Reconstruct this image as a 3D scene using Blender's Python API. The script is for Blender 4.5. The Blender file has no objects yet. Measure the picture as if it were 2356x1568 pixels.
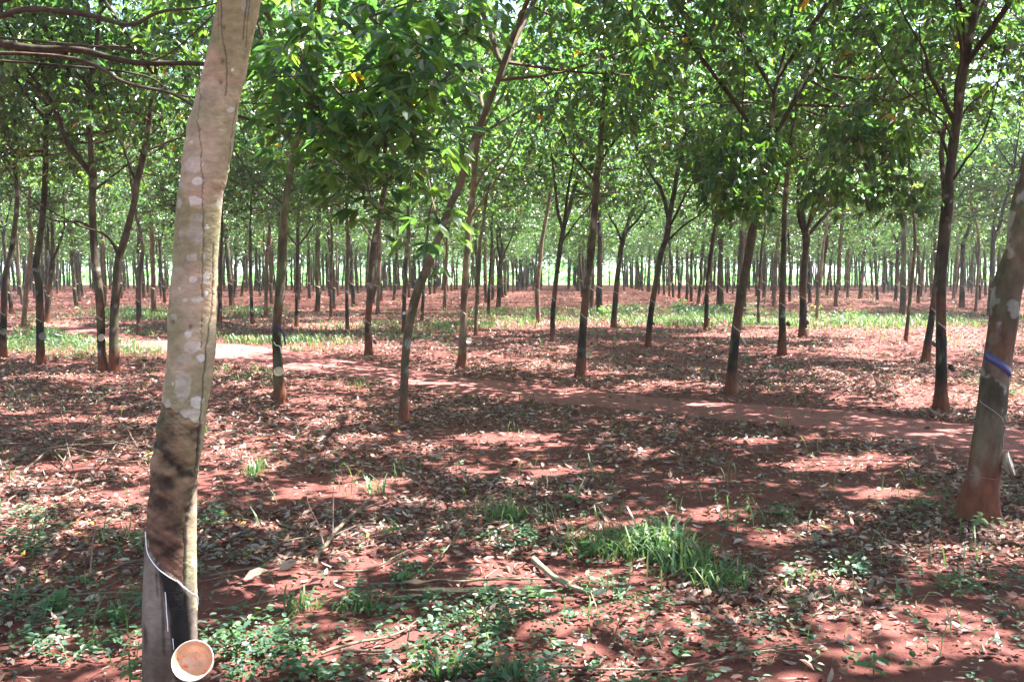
import bpy, math
import numpy as np
from mathutils import Vector, Matrix
R = math.radians
rng = np.random.default_rng(11)
scene = bpy.context.scene
COL = scene.collection

# ------------------------------------------------------------------ camera
F = 2290.0; CX = 1178.0; CY = 784.0; HOR = 628.0; CZ = 1.65
pitch = math.atan((CY-HOR)/F)
cam_d = bpy.data.cameras.new('camera'); cam = bpy.data.objects.new('camera', cam_d); COL.objects.link(cam)
cam.location = (0, 0, CZ); cam.rotation_euler = (R(90)-pitch, 0, 0)
cam_d.sensor_width = 36; cam_d.lens = 36*F/2356.0; cam_d.clip_start = .05; cam_d.clip_end = 5000
scene.camera = cam
cp, sp = math.cos(pitch), math.sin(pitch)

def ray(px, py):
    a = (px-CX)/F; b = (CY-py)/F
    return np.array([a, cp + b*sp, -sp + b*cp])
def P(px, py, Y):
    r = ray(px, py); return np.array([0, 0, CZ]) + r*(Y/r[1])
def G(px, py):
    r = ray(px, py); return np.array([0, 0, CZ]) + r*(-CZ/r[2])
def proj(p):
    p = np.asarray(p, float); x = p[..., 0]; y = p[..., 1]; z = p[..., 2]-CZ
    dep = y*cp - z*sp; up = y*sp + z*cp
    dep = np.where(dep < .05, .05, dep)
    return CX + F*x/dep, CY - F*up/dep

# ------------------------------------------------------------------ numeric noise
def h3(i, j, k, s):
    n = (i*73856093) ^ (j*19349663) ^ (k*83492791) ^ (s*2654435)
    n = n & 0x7fffffff
    n = ((n >> 13) ^ n) * 15731 & 0x7fffffff
    n = ((n >> 11) ^ n) * 789221 & 0x7fffffff
    n = (n >> 9) ^ n
    return (n & 0xffff)/65535.0
def vn(p, sc=1.0, seed=0):
    q = np.asarray(p, float)*sc; i = np.floor(q).astype(np.int64); f = q-i; f = f*f*(3-2*f)
    r = 0
    for a in (0, 1):
        for b in (0, 1):
            for c in (0, 1):
                w = (f[..., 0] if a else 1-f[..., 0])*(f[..., 1] if b else 1-f[..., 1])*(f[..., 2] if c else 1-f[..., 2])
                r = r + w*h3(i[..., 0]+a, i[..., 1]+b, i[..., 2]+c, seed)
    return r
def fbm(p, sc=1.0, seed=0, o=3):
    s = 0; t = 0; a = 1.0
    for k in range(o):
        s = s + a*vn(p, sc*2**k, seed+k*7); t += a; a *= .5
    return s/t
def sstep(a, b, x):
    t = np.clip((x-a)/(b-a), 0, 1); return t*t*(3-2*t)
def hgt(x, y):
    p = np.stack([x, y, np.zeros_like(x)], -1)
    return (vn(p, .35, 5)-.5)*.05*np.clip(1-y/60, 0, 1) + (vn(p, 1.7, 6)-.5)*.022*np.clip(1-y/30, 0, 1)

# ------------------------------------------------------------------ mesh building
class Buf:
    def __init__(s): s.V = []; s.Q = []; s.C = []; s.M = []; s.n = 0
    def add(s, V, Q, C, m=0):
        V = np.asarray(V, np.float32).reshape(-1, 3); Q = np.asarray(Q, np.int32).reshape(-1, 4)
        C = np.asarray(C, np.float32)
        if C.ndim == 1: C = np.tile(C, (len(V), 1))
        s.V.append(V); s.Q.append(Q+s.n); s.C.append(C); s.M.append(np.full(len(Q), m, np.int32)); s.n += len(V)
    def data(s):
        return np.concatenate(s.V), np.concatenate(s.Q), np.concatenate(s.C), np.concatenate(s.M)
def mkmesh(name, buf, mats, smooth=True):
    V, Q, C, M = buf.data()
    me = bpy.data.meshes.new(name); me.vertices.add(len(V)); me.vertices.foreach_set('co', V.ravel())
    me.loops.add(Q.size); me.loops.foreach_set('vertex_index', Q.ravel())
    me.polygons.add(len(Q)); me.polygons.foreach_set('loop_start', np.arange(0, Q.size, 4, dtype=np.int32))
    me.polygons.foreach_set('material_index', M)
    me.polygons.foreach_set('use_smooth', np.full(len(Q), smooth))
    me.update(calc_edges=True); me.validate()
    at = me.color_attributes.new('Col', 'FLOAT_COLOR', 'POINT')
    C4 = np.ones((len(V), 4), np.float32); C4[:, :3] = C
    if len(me.vertices) == len(V): at.data.foreach_set('color', C4.ravel())
    for m in mats: me.materials.append(m)
    return me
def link(name, me, parent=None, loc=(0, 0, 0)):
    o = bpy.data.objects.new(name, me); COL.objects.link(o)
    if parent is not None: o.parent = parent
    o.location = loc
    return o
def tag(o, label=None, cat=None, group=None, kind=None):
    if label: o['label'] = label
    if cat: o['category'] = cat
    if group: o['group'] = group
    if kind: o['kind'] = kind
    return o
def empty(name, loc, label, cat, group=None):
    o = bpy.data.objects.new(name, None); o.empty_display_size = .2; COL.objects.link(o)
    o.location = tuple(float(v) for v in loc)
    return tag(o, label, cat, group)

def spline(pts, n):
    pts = np.asarray(pts, float)
    if len(pts) == 2:
        t = np.linspace(0, 1, n)[:, None]; return pts[0]*(1-t)+pts[1]*t
    q = np.vstack([2*pts[0]-pts[1], pts, 2*pts[-1]-pts[-2]]); m = len(pts)-1
    t = np.linspace(0, m, n); i = np.minimum(t.astype(int), m-1); f = (t-i)[:, None]
    a, b, c, d = q[i], q[i+1], q[i+2], q[i+3]
    return .5*((2*b)+(-a+c)*f+(2*a-5*b+4*c-d)*f**2+(-a+3*b-3*c+d)*f**3)
def tube(buf, pts, rad, sides, col, m=0, rough=0.0):
    pts = np.asarray(pts, float); n = len(pts); rad = np.broadcast_to(np.asarray(rad, float), (n,))
    T = np.gradient(pts, axis=0); T /= np.linalg.norm(T, axis=1)[:, None]+1e-9
    ref = np.array([0.31, 0.12, .94]) if abs(T[0][2]) < .9 else np.array([1., .1, 0])
    U = np.cross(T, ref); U /= np.linalg.norm(U, axis=1)[:, None]+1e-9; W = np.cross(T, U)
    a = np.linspace(0, 2*np.pi, sides, endpoint=False)
    ring = U[:, None]*np.cos(a)[None, :, None]+W[:, None]*np.sin(a)[None, :, None]
    r = rad[:, None, None]*np.ones((1, sides, 1))
    if rough: r = r*(1+rough*(vn(pts[:, None]+ring*.3, 9, 3)-.5))[..., None]
    V = pts[:, None]+ring*r
    i = np.arange(n-1)[:, None]*sides; j = np.arange(sides)[None]; k = (j+1) % sides
    Q = np.stack([i+j, i+k, i+sides+k, i+sides+j], -1)
    C = col if np.ndim(col) == 1 else np.repeat(col, sides, axis=0)
    buf.add(V, Q, C, m)
    # end caps (fan of quads)
    for e in (0, n-1):
        c = V[e].mean(0)
        if sides % 2 == 0:
            cv = np.vstack([V[e], c[None]]); q = [[sides, (2*s) % sides, (2*s+1) % sides, (2*s+2) % sides] for s in range(sides//2)]
            buf.add(cv, q, (col if np.ndim(col) == 1 else col[e]), m)

def leaves(buf, B, D, N, L, W, col, m=0, fold=.25, droop=.25):
    n = len(B); D = D/(np.linalg.norm(D, axis=1)[:, None]+1e-9)
    S = np.cross(D, N); S /= np.linalg.norm(S, axis=1)[:, None]+1e-9; N = np.cross(S, D)
    L = np.broadcast_to(L, (n,))[:, None]; W = np.broadcast_to(W, (n,))[:, None]
    dr = np.broadcast_to(droop, (n,))[:, None]; fo = np.broadcast_to(fold, (n,))[:, None]
    a = B+D*L*.30-N*L*dr*.07; b = B+D*L*.68-N*L*dr*.42; t = B+D*L*.98-N*L*dr
    V = np.stack([B, a+S*W*.46+N*W*fo, b+S*W*.40+N*W*fo, t, b-S*W*.40+N*W*fo, a-S*W*.46+N*W*fo], 1)
    i = np.arange(n)[:, None]*6
    Q = np.concatenate([i+np.array([[0, 1, 2, 3]]), i+np.array([[0, 3, 4, 5]])], 0)
    buf.add(V, Q, np.repeat(col, 6, axis=0), m)

# ------------------------------------------------------------------ materials
def nt(name):
    m = bpy.data.materials.new(name); m.use_nodes = True; t = m.node_tree; t.nodes.clear()
    out = t.nodes.new('ShaderNodeOutputMaterial'); return m, t, out
def N(t, typ, **kw):
    n = t.nodes.new(typ)
    for k, v in kw.items(): setattr(n, k, v)
    return n
def mat_col(name, rough=.8, nscale=20, namt=.35, bump=.3, bscale=40, spec=.3, stretch=(1, 1, 1), coat=0):
    m, t, out = nt(name); L = t.links
    at = N(t, 'ShaderNodeAttribute', attribute_name='Col')
    tc = N(t, 'ShaderNodeTexCoord'); mp = N(t, 'ShaderNodeMapping'); mp.inputs['Scale'].default_value = stretch
    L.new(tc.outputs['Object'], mp.inputs['Vector'])
    n1 = N(t, 'ShaderNodeTexNoise'); n1.inputs['Scale'].default_value = nscale; n1.inputs['Detail'].default_value = 5; n1.inputs['Roughness'].default_value = .65
    L.new(mp.outputs[0], n1.inputs['Vector'])
    mr = N(t, 'ShaderNodeMapRange'); mr.inputs[1].default_value = .3; mr.inputs[2].default_value = .7
    mr.inputs[3].default_value = 1-namt; mr.inputs[4].default_value = 1+namt
    L.new(n1.outputs[0], mr.inputs[0])
    mx = N(t, 'ShaderNodeVectorMath', operation='SCALE'); L.new(at.outputs['Color'], mx.inputs[0]); L.new(mr.outputs[0], mx.inputs['Scale'])
    b = N(t, 'ShaderNodeBsdfPrincipled'); L.new(mx.outputs[0], b.inputs['Base Color'])
    b.inputs['Roughness'].default_value = rough; b.inputs['Specular IOR Level'].default_value = spec
    b.inputs['Coat Weight'].default_value = coat
    n2 = N(t, 'ShaderNodeTexNoise'); n2.inputs['Scale'].default_value = bscale; n2.inputs['Detail'].default_value = 4
    L.new(mp.outputs[0], n2.inputs['Vector'])
    bp = N(t, 'ShaderNodeBump'); bp.inputs['Strength'].default_value = bump; bp.inputs['Distance'].default_value = .01
    L.new(n2.outputs[0], bp.inputs['Height']); L.new(bp.outputs[0], b.inputs['Normal'])
    L.new(b.outputs[0], out.inputs[0]); return m
def mat_leaf(name, trans=.45, tint=(1.5, 1.75, .45), rough=.38, spec=.5):
    m, t, out = nt(name); L = t.links
    at = N(t, 'ShaderNodeAttribute', attribute_name='Col')
    b = N(t, 'ShaderNodeBsdfPrincipled'); L.new(at.outputs['Color'], b.inputs['Base Color'])
    b.inputs['Roughness'].default_value = rough; b.inputs['Specular IOR Level'].default_value = spec
    tr = N(t, 'ShaderNodeBsdfTranslucent')
    v = N(t, 'ShaderNodeVectorMath', operation='MULTIPLY'); L.new(at.outputs['Color'], v.inputs[0]); v.inputs[1].default_value = tint
    L.new(v.outputs[0], tr.inputs['Color'])
    mx = N(t, 'ShaderNodeMixShader'); mx.inputs[0].default_value = trans
    L.new(b.outputs[0], mx.inputs[1]); L.new(tr.outputs[0], mx.inputs[2]); L.new(mx.outputs[0], out.inputs[0])
    return m
M_bark = mat_col('bark', .85, 16, .38, .5, 55, .2, (1, 1, .45))
M_heroB = mat_col('smooth_bark', .8, 30, .22, .35, 70, .25, (1, 1, 1.6))
M_leaf = mat_leaf('leaf_green', .45, (3.3, 3.9, 1.2), .30, 1.0)
M_grass = mat_leaf('grass_green', .38, (1.5, 1.8, .8), .45, .6)
M_litter = mat_leaf('dead_leaf', .12, (1.2, .9, .6), .6, .35)
M_twig = mat_col('dry_twig', .85, 30, .3, .3, 60, .2)
M_cup = mat_col('glazed_clay', .3, 35, .12, .05, 40, .5, coat=.3)
M_latex = mat_col('latex', .25, 40, .08, .1, 60, .5)
M_plastic = mat_col('plastic_strip', .4, 20, .12, .15, 30, .5)
M_wire = mat_col('wire', .5, 20, .2, .05, 30, .5)

# soil
def mat_soil(name, path=False):
    m, t, out = nt(name); L = t.links
    tc = N(t, 'ShaderNodeTexCoord')
    def noise(s, d=6, r=.6):
        n = N(t, 'ShaderNodeTexNoise'); n.inputs['Scale'].default_value = s; n.inputs['Detail'].default_value = d; n.inputs['Roughness'].default_value = r
        L.new(tc.outputs['Object'], n.inputs['Vector']); return n
    n1 = noise(.7); n2 = noise(7); n3 = noise(60, 4, .7)
    cr = N(t, 'ShaderNodeValToRGB'); e = cr.color_ramp.elements
    if path: a, b_ = (.19, .064, .058, 1), (.31, .118, .104, 1)
    else: a, b_ = (.090, .030, .025, 1), (.185, .064, .053, 1)
    e[0].position = .3; e[0].color = a; e[1].position = .72; e[1].color = b_
    ad = N(t, 'ShaderNodeMath', operation='MULTIPLY_ADD'); ad.inputs[1].default_value = .5
    m2 = N(t, 'ShaderNodeMath', operation='MULTIPLY'); m2.inputs[1].default_value = .3; L.new(n2.outputs[0], m2.inputs[0])
    L.new(n1.outputs[0], ad.inputs[0]); L.new(m2.outputs[0], ad.inputs[2])
    m3 = N(t, 'ShaderNodeMath', operation='MULTIPLY_ADD'); m3.inputs[1].default_value = .22; L.new(n3.outputs[0], m3.inputs[0]); L.new(ad.outputs[0], m3.inputs[2])
    L.new(m3.outputs[0], cr.inputs[0])
    b = N(t, 'ShaderNodeBsdfPrincipled'); L.new(cr.outputs[0], b.inputs['Base Color']); b.inputs['Roughness'].default_value = .9; b.inputs['Specular IOR Level'].default_value = .15
    s = N(t, 'ShaderNodeMath', operation='MULTIPLY_ADD'); s.inputs[1].default_value = 2.2; L.new(n2.outputs[0], s.inputs[0]); L.new(n3.outputs[0], s.inputs[2])
    bp = N(t, 'ShaderNodeBump'); bp.inputs['Strength'].default_value = .55 if path else .9; bp.inputs['Distance'].default_value = .015
    L.new(s.outputs[0], bp.inputs['Height']); L.new(bp.outputs[0], b.inputs['Normal']); L.new(b.outputs[0], out.inputs[0]); return m
M_soil = mat_soil('red_soil'); M_path = mat_soil('trodden_soil', True)
M_field = mat_col('field_grass', .9, 2, .15, .2, 20, .1)

# ------------------------------------------------------------------ light
SUN = np.array([.40, .15, .90]); SUN /= np.linalg.norm(SUN)
sd = bpy.data.lights.new('sun', 'SUN'); sd.energy = 5.0; sd.angle = R(.5); sd.color = (1, .965, .925)
so = bpy.data.objects.new('sun', sd); COL.objects.link(so)
so.rotation_euler = Vector(SUN).to_track_quat('Z', 'Y').to_euler(); so.location = (0, 0, 30)
w = bpy.data.worlds.new('World'); scene.world = w; w.use_nodes = True
wt = w.node_tree; bg = wt.nodes['Background']; sk = wt.nodes.new('ShaderNodeTexSky'); sk.sky_type = 'NISHITA'; sk.sun_disc = False
sk.sun_elevation = math.asin(SUN[2]); sk.sun_rotation = math.atan2(SUN[0], SUN[1]); sk.dust_density = 2.0
wt.links.new(sk.outputs[0], bg.inputs[0]); bg.inputs[1].default_value = .08
scene.view_settings.view_transform = 'Standard'; scene.view_settings.look = 'None'
scene.view_settings.exposure = 3.0; scene.view_settings.gamma = 1
scene.render.engine = 'CYCLES'
cy = scene.cycles; cy.max_bounces = 8; cy.diffuse_bounces = 5; cy.transmission_bounces = 6; cy.glossy_bounces = 2; cy.transparent_max_bounces = 4

# ------------------------------------------------------------------ sun flecks: gaps in the canopy
FLECK = [(2150,752,260,10),(1350,744,200,9),(760,795,90,9),(1050,690,500,5),(1900,690,400,5),(700,1345,80,34),(960,1485,75,42),(2180,1285,150,26),(1860,1340,120,22),(2000,1420,200,20),(2080,1500,200,16),
 (1950,1072,130,16),(820,1008,55,9),(1150,1003,120,12),(970,1030,42,8),(790,1238,42,16),(1150,1215,30,10),(450,803,200,20),(360,720,110,12),(760,750,90,8),(2290,745,80,12),
 (1950,742,420,10),(1560,734,170,8),(1180,752,110,6),(130,745,60,8),(350,716,90,7),(200,1152,150,12),(60,1120,70,10),
 (230,968,110,6),(680,845,70,5),(990,882,90,3),(1600,930,90,3),(680,1010,60,5),(560,1095,55,8),(1490,1280,70,26),
 (1420,1540,90,16),(560,1350,40,10),(2300,1230,50,22),(1650,1190,80,8),(420,1010,60,8),(2260,1450,70,14),(1560,1475,50,10),
 (1280,1080,70,7),(1730,1015,60,6),(800,950,60,5),(1700,770,90,5),(100,865,80,5),(1000,1160,60,7),(250,1260,60,10),(1800,1240,60,8)]
def sunhole(p):
    """True where a leaf must be missing: the sun reaches the ground through here"""
    t = p[:, 2]/SUN[2]; g = p-SUN[None]*t[:, None]; g[:, 2] = 0
    n = vn(g, 1.9, 21); n2 = vn(g, 4.6, 22)
    big = vn(g, .42, 25)
    hole = ((n*.55+n2*.28+big*.17) > .675+.02*(g[:, 1] > 11)) & (p[:, 2] > 3.6+2.4*vn(p, .8, 26))
    px, py = proj(g); ok = (g[:, 1] > 1.5)
    wob = (vn(g, 3.5, 31)-.5)*1.0
    # the sunbeam that falls into the nearest cup
    cpt = P(443, 1519, 3.37); v = p-cpt; al = v@SUN; hole |= (np.linalg.norm(v-al[:, None]*SUN[None], axis=1) < .11) & (al > .1)
    # lower, sunlit stretch of canopy beyond the straight brown trunk
    hole |= (((p[:, 0]-1.2)/3.6)**2+((p[:, 1]-20)/8)**2 < 1) & (p[:, 2] > 6.0+1.2*vn(p, .7, 44))
    for cx, cy_, rx, ry in FLECK:
        gy = np.maximum(g[:, 1], 2); d = ((px-cx)/(rx+.05*F/gy))**2+((py-cy_)/(ry+.05*F*CZ/gy**2))**2
        hole |= ok & (d < 1+wob)
    return hole

# ------------------------------------------------------------------ crowns
GREENS = np.array([[.034, .070, .034], [.048, .090, .032], [.028, .058, .038], [.064, .108, .030], [.032, .070, .048]])
def leaf_cols(n, yellow=.003):
    c = GREENS[rng.integers(0, len(GREENS), n)]*rng.uniform(.7, 1.3, (n, 1))
    k = rng.random(n) < yellow
    c[k] = np.array([.34, .17, .03])*rng.uniform(.6, 1.2, (k.sum(), 1)); return c
def shoots(buf, S, per=7, size=.145, hole=True, yel=.006, drp=1.0, clustercol=None):
    """whorls of three-part leaves at the shoot tips S (n,3)"""
    n = len(S); S = np.repeat(S, per, 0); m = len(S)
    az = rng.uniform(0, 2*np.pi, m); el = rng.normal(.05, .38, m); pl = rng.uniform(.09, .2, m)*size/.145
    d = np.stack([np.cos(az)*np.cos(el), np.sin(az)*np.cos(el), np.sin(el)], 1)
    tip = S+d*pl[:, None]+np.array([0, 0, 1])*rng.uniform(-.14, .08, (m, 1))
    if hole:
        k = ~sunhole(tip); tip = tip[k]; az = az[k]; m = len(tip)
    if m == 0: return
    cc = leaf_cols(m, yel)
    for da in (-.95, 0, .95):
        a = az+da+rng.normal(0, .12, m); dr = rng.uniform(-.1, .95, m)*drp
        D = np.stack([np.cos(a), np.sin(a), -np.tan(np.clip(dr, 0, 1.25))], 1)
        Nn = np.stack([np.cos(a)*.5, np.sin(a)*.5, np.ones(m)], 1)+rng.normal(0, .3, (m, 3))
        L = rng.uniform(.75, 1.15, m)*size*(1 if da == 0 else .88)
        leaves(buf, tip, D, Nn, L, L*rng.uniform(.38, .46, m), cc*rng.uniform(.88, 1.12, (m, 1)), 0, .12, rng.uniform(.05, .3, m))
BR = np.array([.075, .05, .035])
def connect(buf, skel, srad, T, r1, sag=.1, col=BR, n=6, sides=4, m=1):
    """branch from the skeleton point best placed below each target"""
    out = []; orad = []
    for t in T:
        d = np.linalg.norm(skel-t, axis=1) + np.maximum(0, skel[:, 2]-t[2]+.2)*.8
        k = int(np.argmin(d)); s = skel[k]; v = t-s; ln = np.linalg.norm(v)
        mid = s+v*.5+rng.normal(0, .07, 3)*ln+np.array([0, 0, -sag*ln])
        pts = spline([s, mid, t], n); r0 = min(srad[k]*.7, .008+.013*ln)
        rr = np.linspace(r0, r1, n)
        tube(buf, pts, rr, sides, col, m); out.append(pts[1:]); orad.append(rr[1:])
    return np.concatenate(out), np.concatenate(orad)
def crown(buf, skel, srad, center, rad, zmin, nclump=28, per=9, size=.145, hole=True, spread=.5, yel=.003, twigs=True, whorl=7, drp=1.0):
    T = []
    while len(T) < nclump:
        u = rng.normal(0, 1, 3); u /= np.linalg.norm(u); u *= rng.uniform(.35, 1)**.6
        p = center+u*rad
        if p[2] > zmin+.3: T.append(p)
    T = np.array(T)
    if hole:
        k = ~sunhole(T); k[:3] = True; T = T[k]; nclump = len(T)
    s2, r2 = connect(buf, skel, srad, T, .008, .02, n=7)
    S = np.repeat(T, per, 0)+rng.normal(0, 1, (nclump*per, 3))*np.array([spread, spread, spread*.62])
    S[:, 2] = np.maximum(S[:, 2], zmin+rng.uniform(0, .3, len(S)))
    if hole:
        k = ~sunhole(S); k[:4] = True; S = S[k]
    if twigs: connect(buf, s2, r2, S[::2], .003, .0, n=3, sides=3)
    shoots(buf, S, whorl, size, hole, yel, drp)

# ------------------------------------------------------------------ trunks
TONE = {'p': (.20, .155, .105), 'd': (.048, .038, .030), 'g': (.09, .082, .045), 'm': (.105, .076, .052), 'r': (.20, .125, .092), 'b': (.072, .053, .040)}
class Stem:
    """trunk given by centre line and radius; horizontal rings"""
    def __init__(s, pts, rad, step=.06):
        s.k = np.asarray(pts, float); s.kr = np.asarray(rad, float)
        n = max(8, int((s.k[-1][2]-s.k[0][2])/step)); q = spline(np.column_stack([s.k, s.kr]), n)
        s.c = q[:, :3]; s.r = np.maximum(q[:, 3], .008)
    def at(s, z):
        z = np.atleast_1d(z)
        return np.stack([np.interp(z, s.c[:, 2], s.c[:, i]) for i in range(3)], 1), np.interp(z, s.c[:, 2], s.r)
    def surf(s, z, th, off=0.0):
        c, r = s.at(z); th = np.atleast_1d(th); rr = r+off
        return c+np.stack([np.cos(th)*rr, np.sin(th)*rr, np.zeros_like(rr)], 1)
def cst(v, k=1.9): return np.clip((v-.5)*k+.5, 0, 1)
def bark_cols(V, tone, z, th, cut, blk, seed):
    n1 = cst(fbm(V, 2.2, seed)); n2 = cst(fbm(V*np.array([1, 1, .35]), 14, seed+3)); n3 = cst(fbm(V, 6, seed+5))
    c = np.array(tone)[None]*(.62+.75*n1)[:, None]*(.75+.5*n2)[:, None]
    c *= np.where(n1 > .55, 1, .9)[:, None]*np.array([1, 1, 1])
    gr = sstep(.5, .68, n3)[:, None]; c = c*(1-gr*.35)+np.array([.085, .095, .05])*gr*.35
    wh = sstep(.66 if seed != 51 else .575, .73 if seed != 51 else .61, fbm(V, 7, seed+9, 4))[:, None]; c = c*(1-wh*.6)+np.array([.30, .29, .26])*wh*.6
    if cut:
        zc = cut-.055*((th % (2*np.pi))-np.pi)   # helical cut, falls to the right of the front
        above = sstep(zc-.01, zc+.02, z)*(1-sstep(zc+.28, zc+.42, z))
        c = c*(1-above[:, None]*.75)+np.array([.11, .052, .034])*(.6+.8*n2[:, None])*above[:, None]*.75
        low = (1-sstep(zc-.16, zc+.02, z+.22*(n3-.5)))*sstep(.12, .5, z+.3*(n3-.5))*blk*sstep(.28, .42, n2+.1)
        c = c*(1-low[:, None]*.78)+np.array([.010, .009, .008])*low[:, None]*.78
    sp_ = (1-sstep(.06 if seed != 51 else .26, .48 if seed != 51 else .62, z+.25*(n2-.5)))[:, None]
    c = c*(1-sp_*.8)+np.array([.15, .042, .024])*sp_*.8
    return c
def stem_mesh(buf, st, sides, tone, cut, blk, seed, z0=0, rough=.10):
    n = len(st.c); a = np.linspace(0, 2*np.pi, sides, endpoint=False)
    c = st.c[:, None]; dirs = np.stack([np.cos(a), np.sin(a), np.zeros(sides)], 1)[None]
    q = np.concatenate([np.repeat(np.cos(a)[None]*2, n, 0)[..., None], np.repeat(np.sin(a)[None]*2, n, 0)[..., None], np.repeat(st.c[:, 2:3]*2.2, sides, 1)[..., None]], -1)
    r = st.r[:, None]*(1+rough*(fbm(q, 1, seed)-.5)+.05*(vn(q*3.5, 1, seed+1)-.5))
    z = st.c[:, 2][:, None]-z0
    r = r*(1+.45*np.exp(-np.maximum(z, 0)/.09)*(.5+.7*np.abs(np.sin(a*2.5+seed)))[None]*.55)
    V = c+dirs*r[..., None]
    th = np.repeat(a[None], n, 0).ravel(); zz = np.repeat(z, sides, 1).ravel()
    C = bark_cols(V.reshape(-1, 3), tone, zz, th, cut, blk, seed)
    i = np.arange(n-1)[:, None]*sides; j = np.arange(sides)[None]; k = (j+1) % sides
    buf.add(V, np.stack([i+j, i+k, i+sides+k, i+sides+j], -1), C, 0)
def cut_strip(st, th0, th1, z0, z1, wdt, off, thick, col, n=18, wob=0.0):
    """ribbon with thickness lying on the trunk surface"""
    b = Buf(); t = np.linspace(0, 1, n); th = th0+(th1-th0)*t; z = z0+(z1-z0)*t+wob*np.sin(t*9)
    ring = [st.surf(z+wdt/2, th, off), st.surf(z+wdt/2, th, off+thick), st.surf(z-wdt/2, th, off+thick), st.surf(z-wdt/2, th, off)]
    V = np.stack(ring, 1); i = np.arange(n-1)[:, None]*4; j = np.arange(4)[None]; k = (j+1) % 4
    b.add(V, np.stack([i+j, i+k, i+4+k, i+4+j], -1), np.array(col))
    b.add(V[0], [[0, 1, 2, 3]], np.array(col)); b.add(V[-1], [[3, 2, 1, 0]], np.array(col))
    return b
def up_extend(pts, rad, ztop, lean=None):
    """carry a stem on above the last seen point"""
    p = pts[-1]; d = p-pts[-3 if len(pts) > 2 else 0]; d = d/np.linalg.norm(d); k = 0; pts = list(pts); rad = list(rad)
    while pts[-1][2] < ztop:
        d = d+np.array([rng.normal(0, .12), rng.normal(0, .12), .12]); d /= np.linalg.norm(d)
        pts.append(pts[-1]+d*.7); rad.append(rad[-1]*.87)
    return pts, rad
UNIQ = []
def make_tree(base, line, limbs=(), tone='b', cut=1.15, blk=.8, label='', group='rubber trees in the middle ground', depth=None, ztop=None,
              crad=(2.9, 2.9, 3.0), zc=6.6, zmin=3.0, nclump=28, per=9, seed=0, sides=14, spread=.55, fan=4, yel=.003, step=.07, size=.16, whorl=8, strip=True):
    """base, line, limbs measured as positions on the photograph and set at the base's distance"""
    g = G(*base); Y = g[1] if depth is None else depth
    def conv(l):
        pts = []; rad = []
        for x, y, w_ in l:
            pts.append(P(x, y, Y)); rad.append(w_/2*Y/F)
        return pts, rad
    pts, rad = conv(line)
    b0 = np.array([P(base[0], base[1], Y)[0], Y, 0.]); zb = float(hgt(b0[0:1], b0[1:2])[0]); b0[2] = -.12
    pts = [b0]+[p for p in pts if p[2] > .02]; rad = [rad[0]*1.12]+rad[-(len(pts)-1):]
    for i in range(2, len(pts)): pts[i] = pts[i]+np.array([0, rng.normal(0, .02), 0])
    zt = ztop or max(pts[-1][2]+.2, 5.4)
    p2, r2 = up_extend(pts, rad, zt)
    st = Stem(p2, r2, step); root = empty('rubber_tree', (b0[0], Y, zb), label, 'tree', group)
    off = np.array([b0[0], Y, zb])
    b = Buf(); stem_mesh(b, st, sides, TONE[tone], cut, blk, seed, zb, .05 if sides > 30 else .09); shift(b, off)
    link('trunk', mkmesh('trunk', b, [M_bark]), root)
    skel = [st.c[st.c[:, 2] > zmin-.7]]; srad = [st.r[st.c[:, 2] > zmin-.7]]
    tcol = np.array(TONE[tone])*.8
    def limb(pp, rr):
        q = spline(np.column_stack([pp, rr]), max(8, len(pp)*5)); bb = Buf()
        tube(bb, q[:, :3], q[:, 3], 8, tcol*(.8+.4*rng.random()), 0, .15); shift(bb, off)
        link('limb', mkmesh('limb', bb, [M_bark]), root)
        skel.append(q[len(q)//4:, :3]); srad.append(q[len(q)//4:, 3])
    for l in limbs:
        pp, rr = conv(l)
        dy = rng.uniform(-.6, .6); n = len(pp)
        for i in range(n): pp[i] = pp[i]+np.array([0, dy*i/max(1, n-1), 0])
        # root the limb in the trunk
        c, r = st.at(min(max(pp[0][2], .2), p2[-1][2])); pp[0] = c[0]*.6+pp[0]*.4
        d = pp[-1]-pp[-2]; d /= np.linalg.norm(d)
        for k in range(2):
            d = d+np.array([rng.normal(0, .15), rng.normal(0, .15), .3]); d /= np.linalg.norm(d); pp.append(pp[-1]+d*.6); rr.append(rr[-1]*.75)
        limb(pp, rr)
    top = st.c[-1]; a0 = rng.uniform(0, 6.28)
    for k in range(fan):
        a = a0+k*2*np.pi/max(fan, 1)+rng.normal(0, .3); j = int(len(st.c)*rng.uniform(.72, .97)); s = st.c[j]
        if s[2] < zmin: s = top; j = -1
        o = np.array([np.cos(a), np.sin(a), 0]); l = rng.uniform(1.3, 2.1)
        limb([s, s+o*l*.35+np.array([0, 0, l*.5]), s+o*l*.85+np.array([0, 0, l*1.15]), s+o*l*1.2+np.array([0, 0, l*1.9])],
             [min(st.r[j]*.75, .05), .033, .022, .012])
    skel = np.concatenate(skel); srad = np.concatenate(srad)
    ctr = np.array([top[0], top[1]+rng.normal(0, .2), zc])
    if ctr[2]-crad[2] < zmin: ctr[2] = zc
    b = Buf(); crown(b, skel, srad, ctr, np.array(crad), zmin, nclump, per, size, True, spread, yel, True, whorl); shift(b, off)
    link('crown', mkmesh('crown', b, [M_leaf, M_bark], False), root)
    if cut and strip:
        s2 = Stem(p2, r2, .05); w_ = .035
        if w_/max(Y, 1)*F > 1:
            b = cut_strip(s2, R(215), R(315), cut-.035+zb, cut-.125+zb, w_*.6, .001, .004, (.34, .29, .23)); shift(b, off)
            link('tapping_cut', mkmesh('tapping_cut', b, [M_latex]), root)
    UNIQ.append((b0[0], Y)); return root, st, off
def shift(b, off):
    for i in range(len(b.V)): b.V[i] = b.V[i]-off.astype(np.float32)

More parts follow.
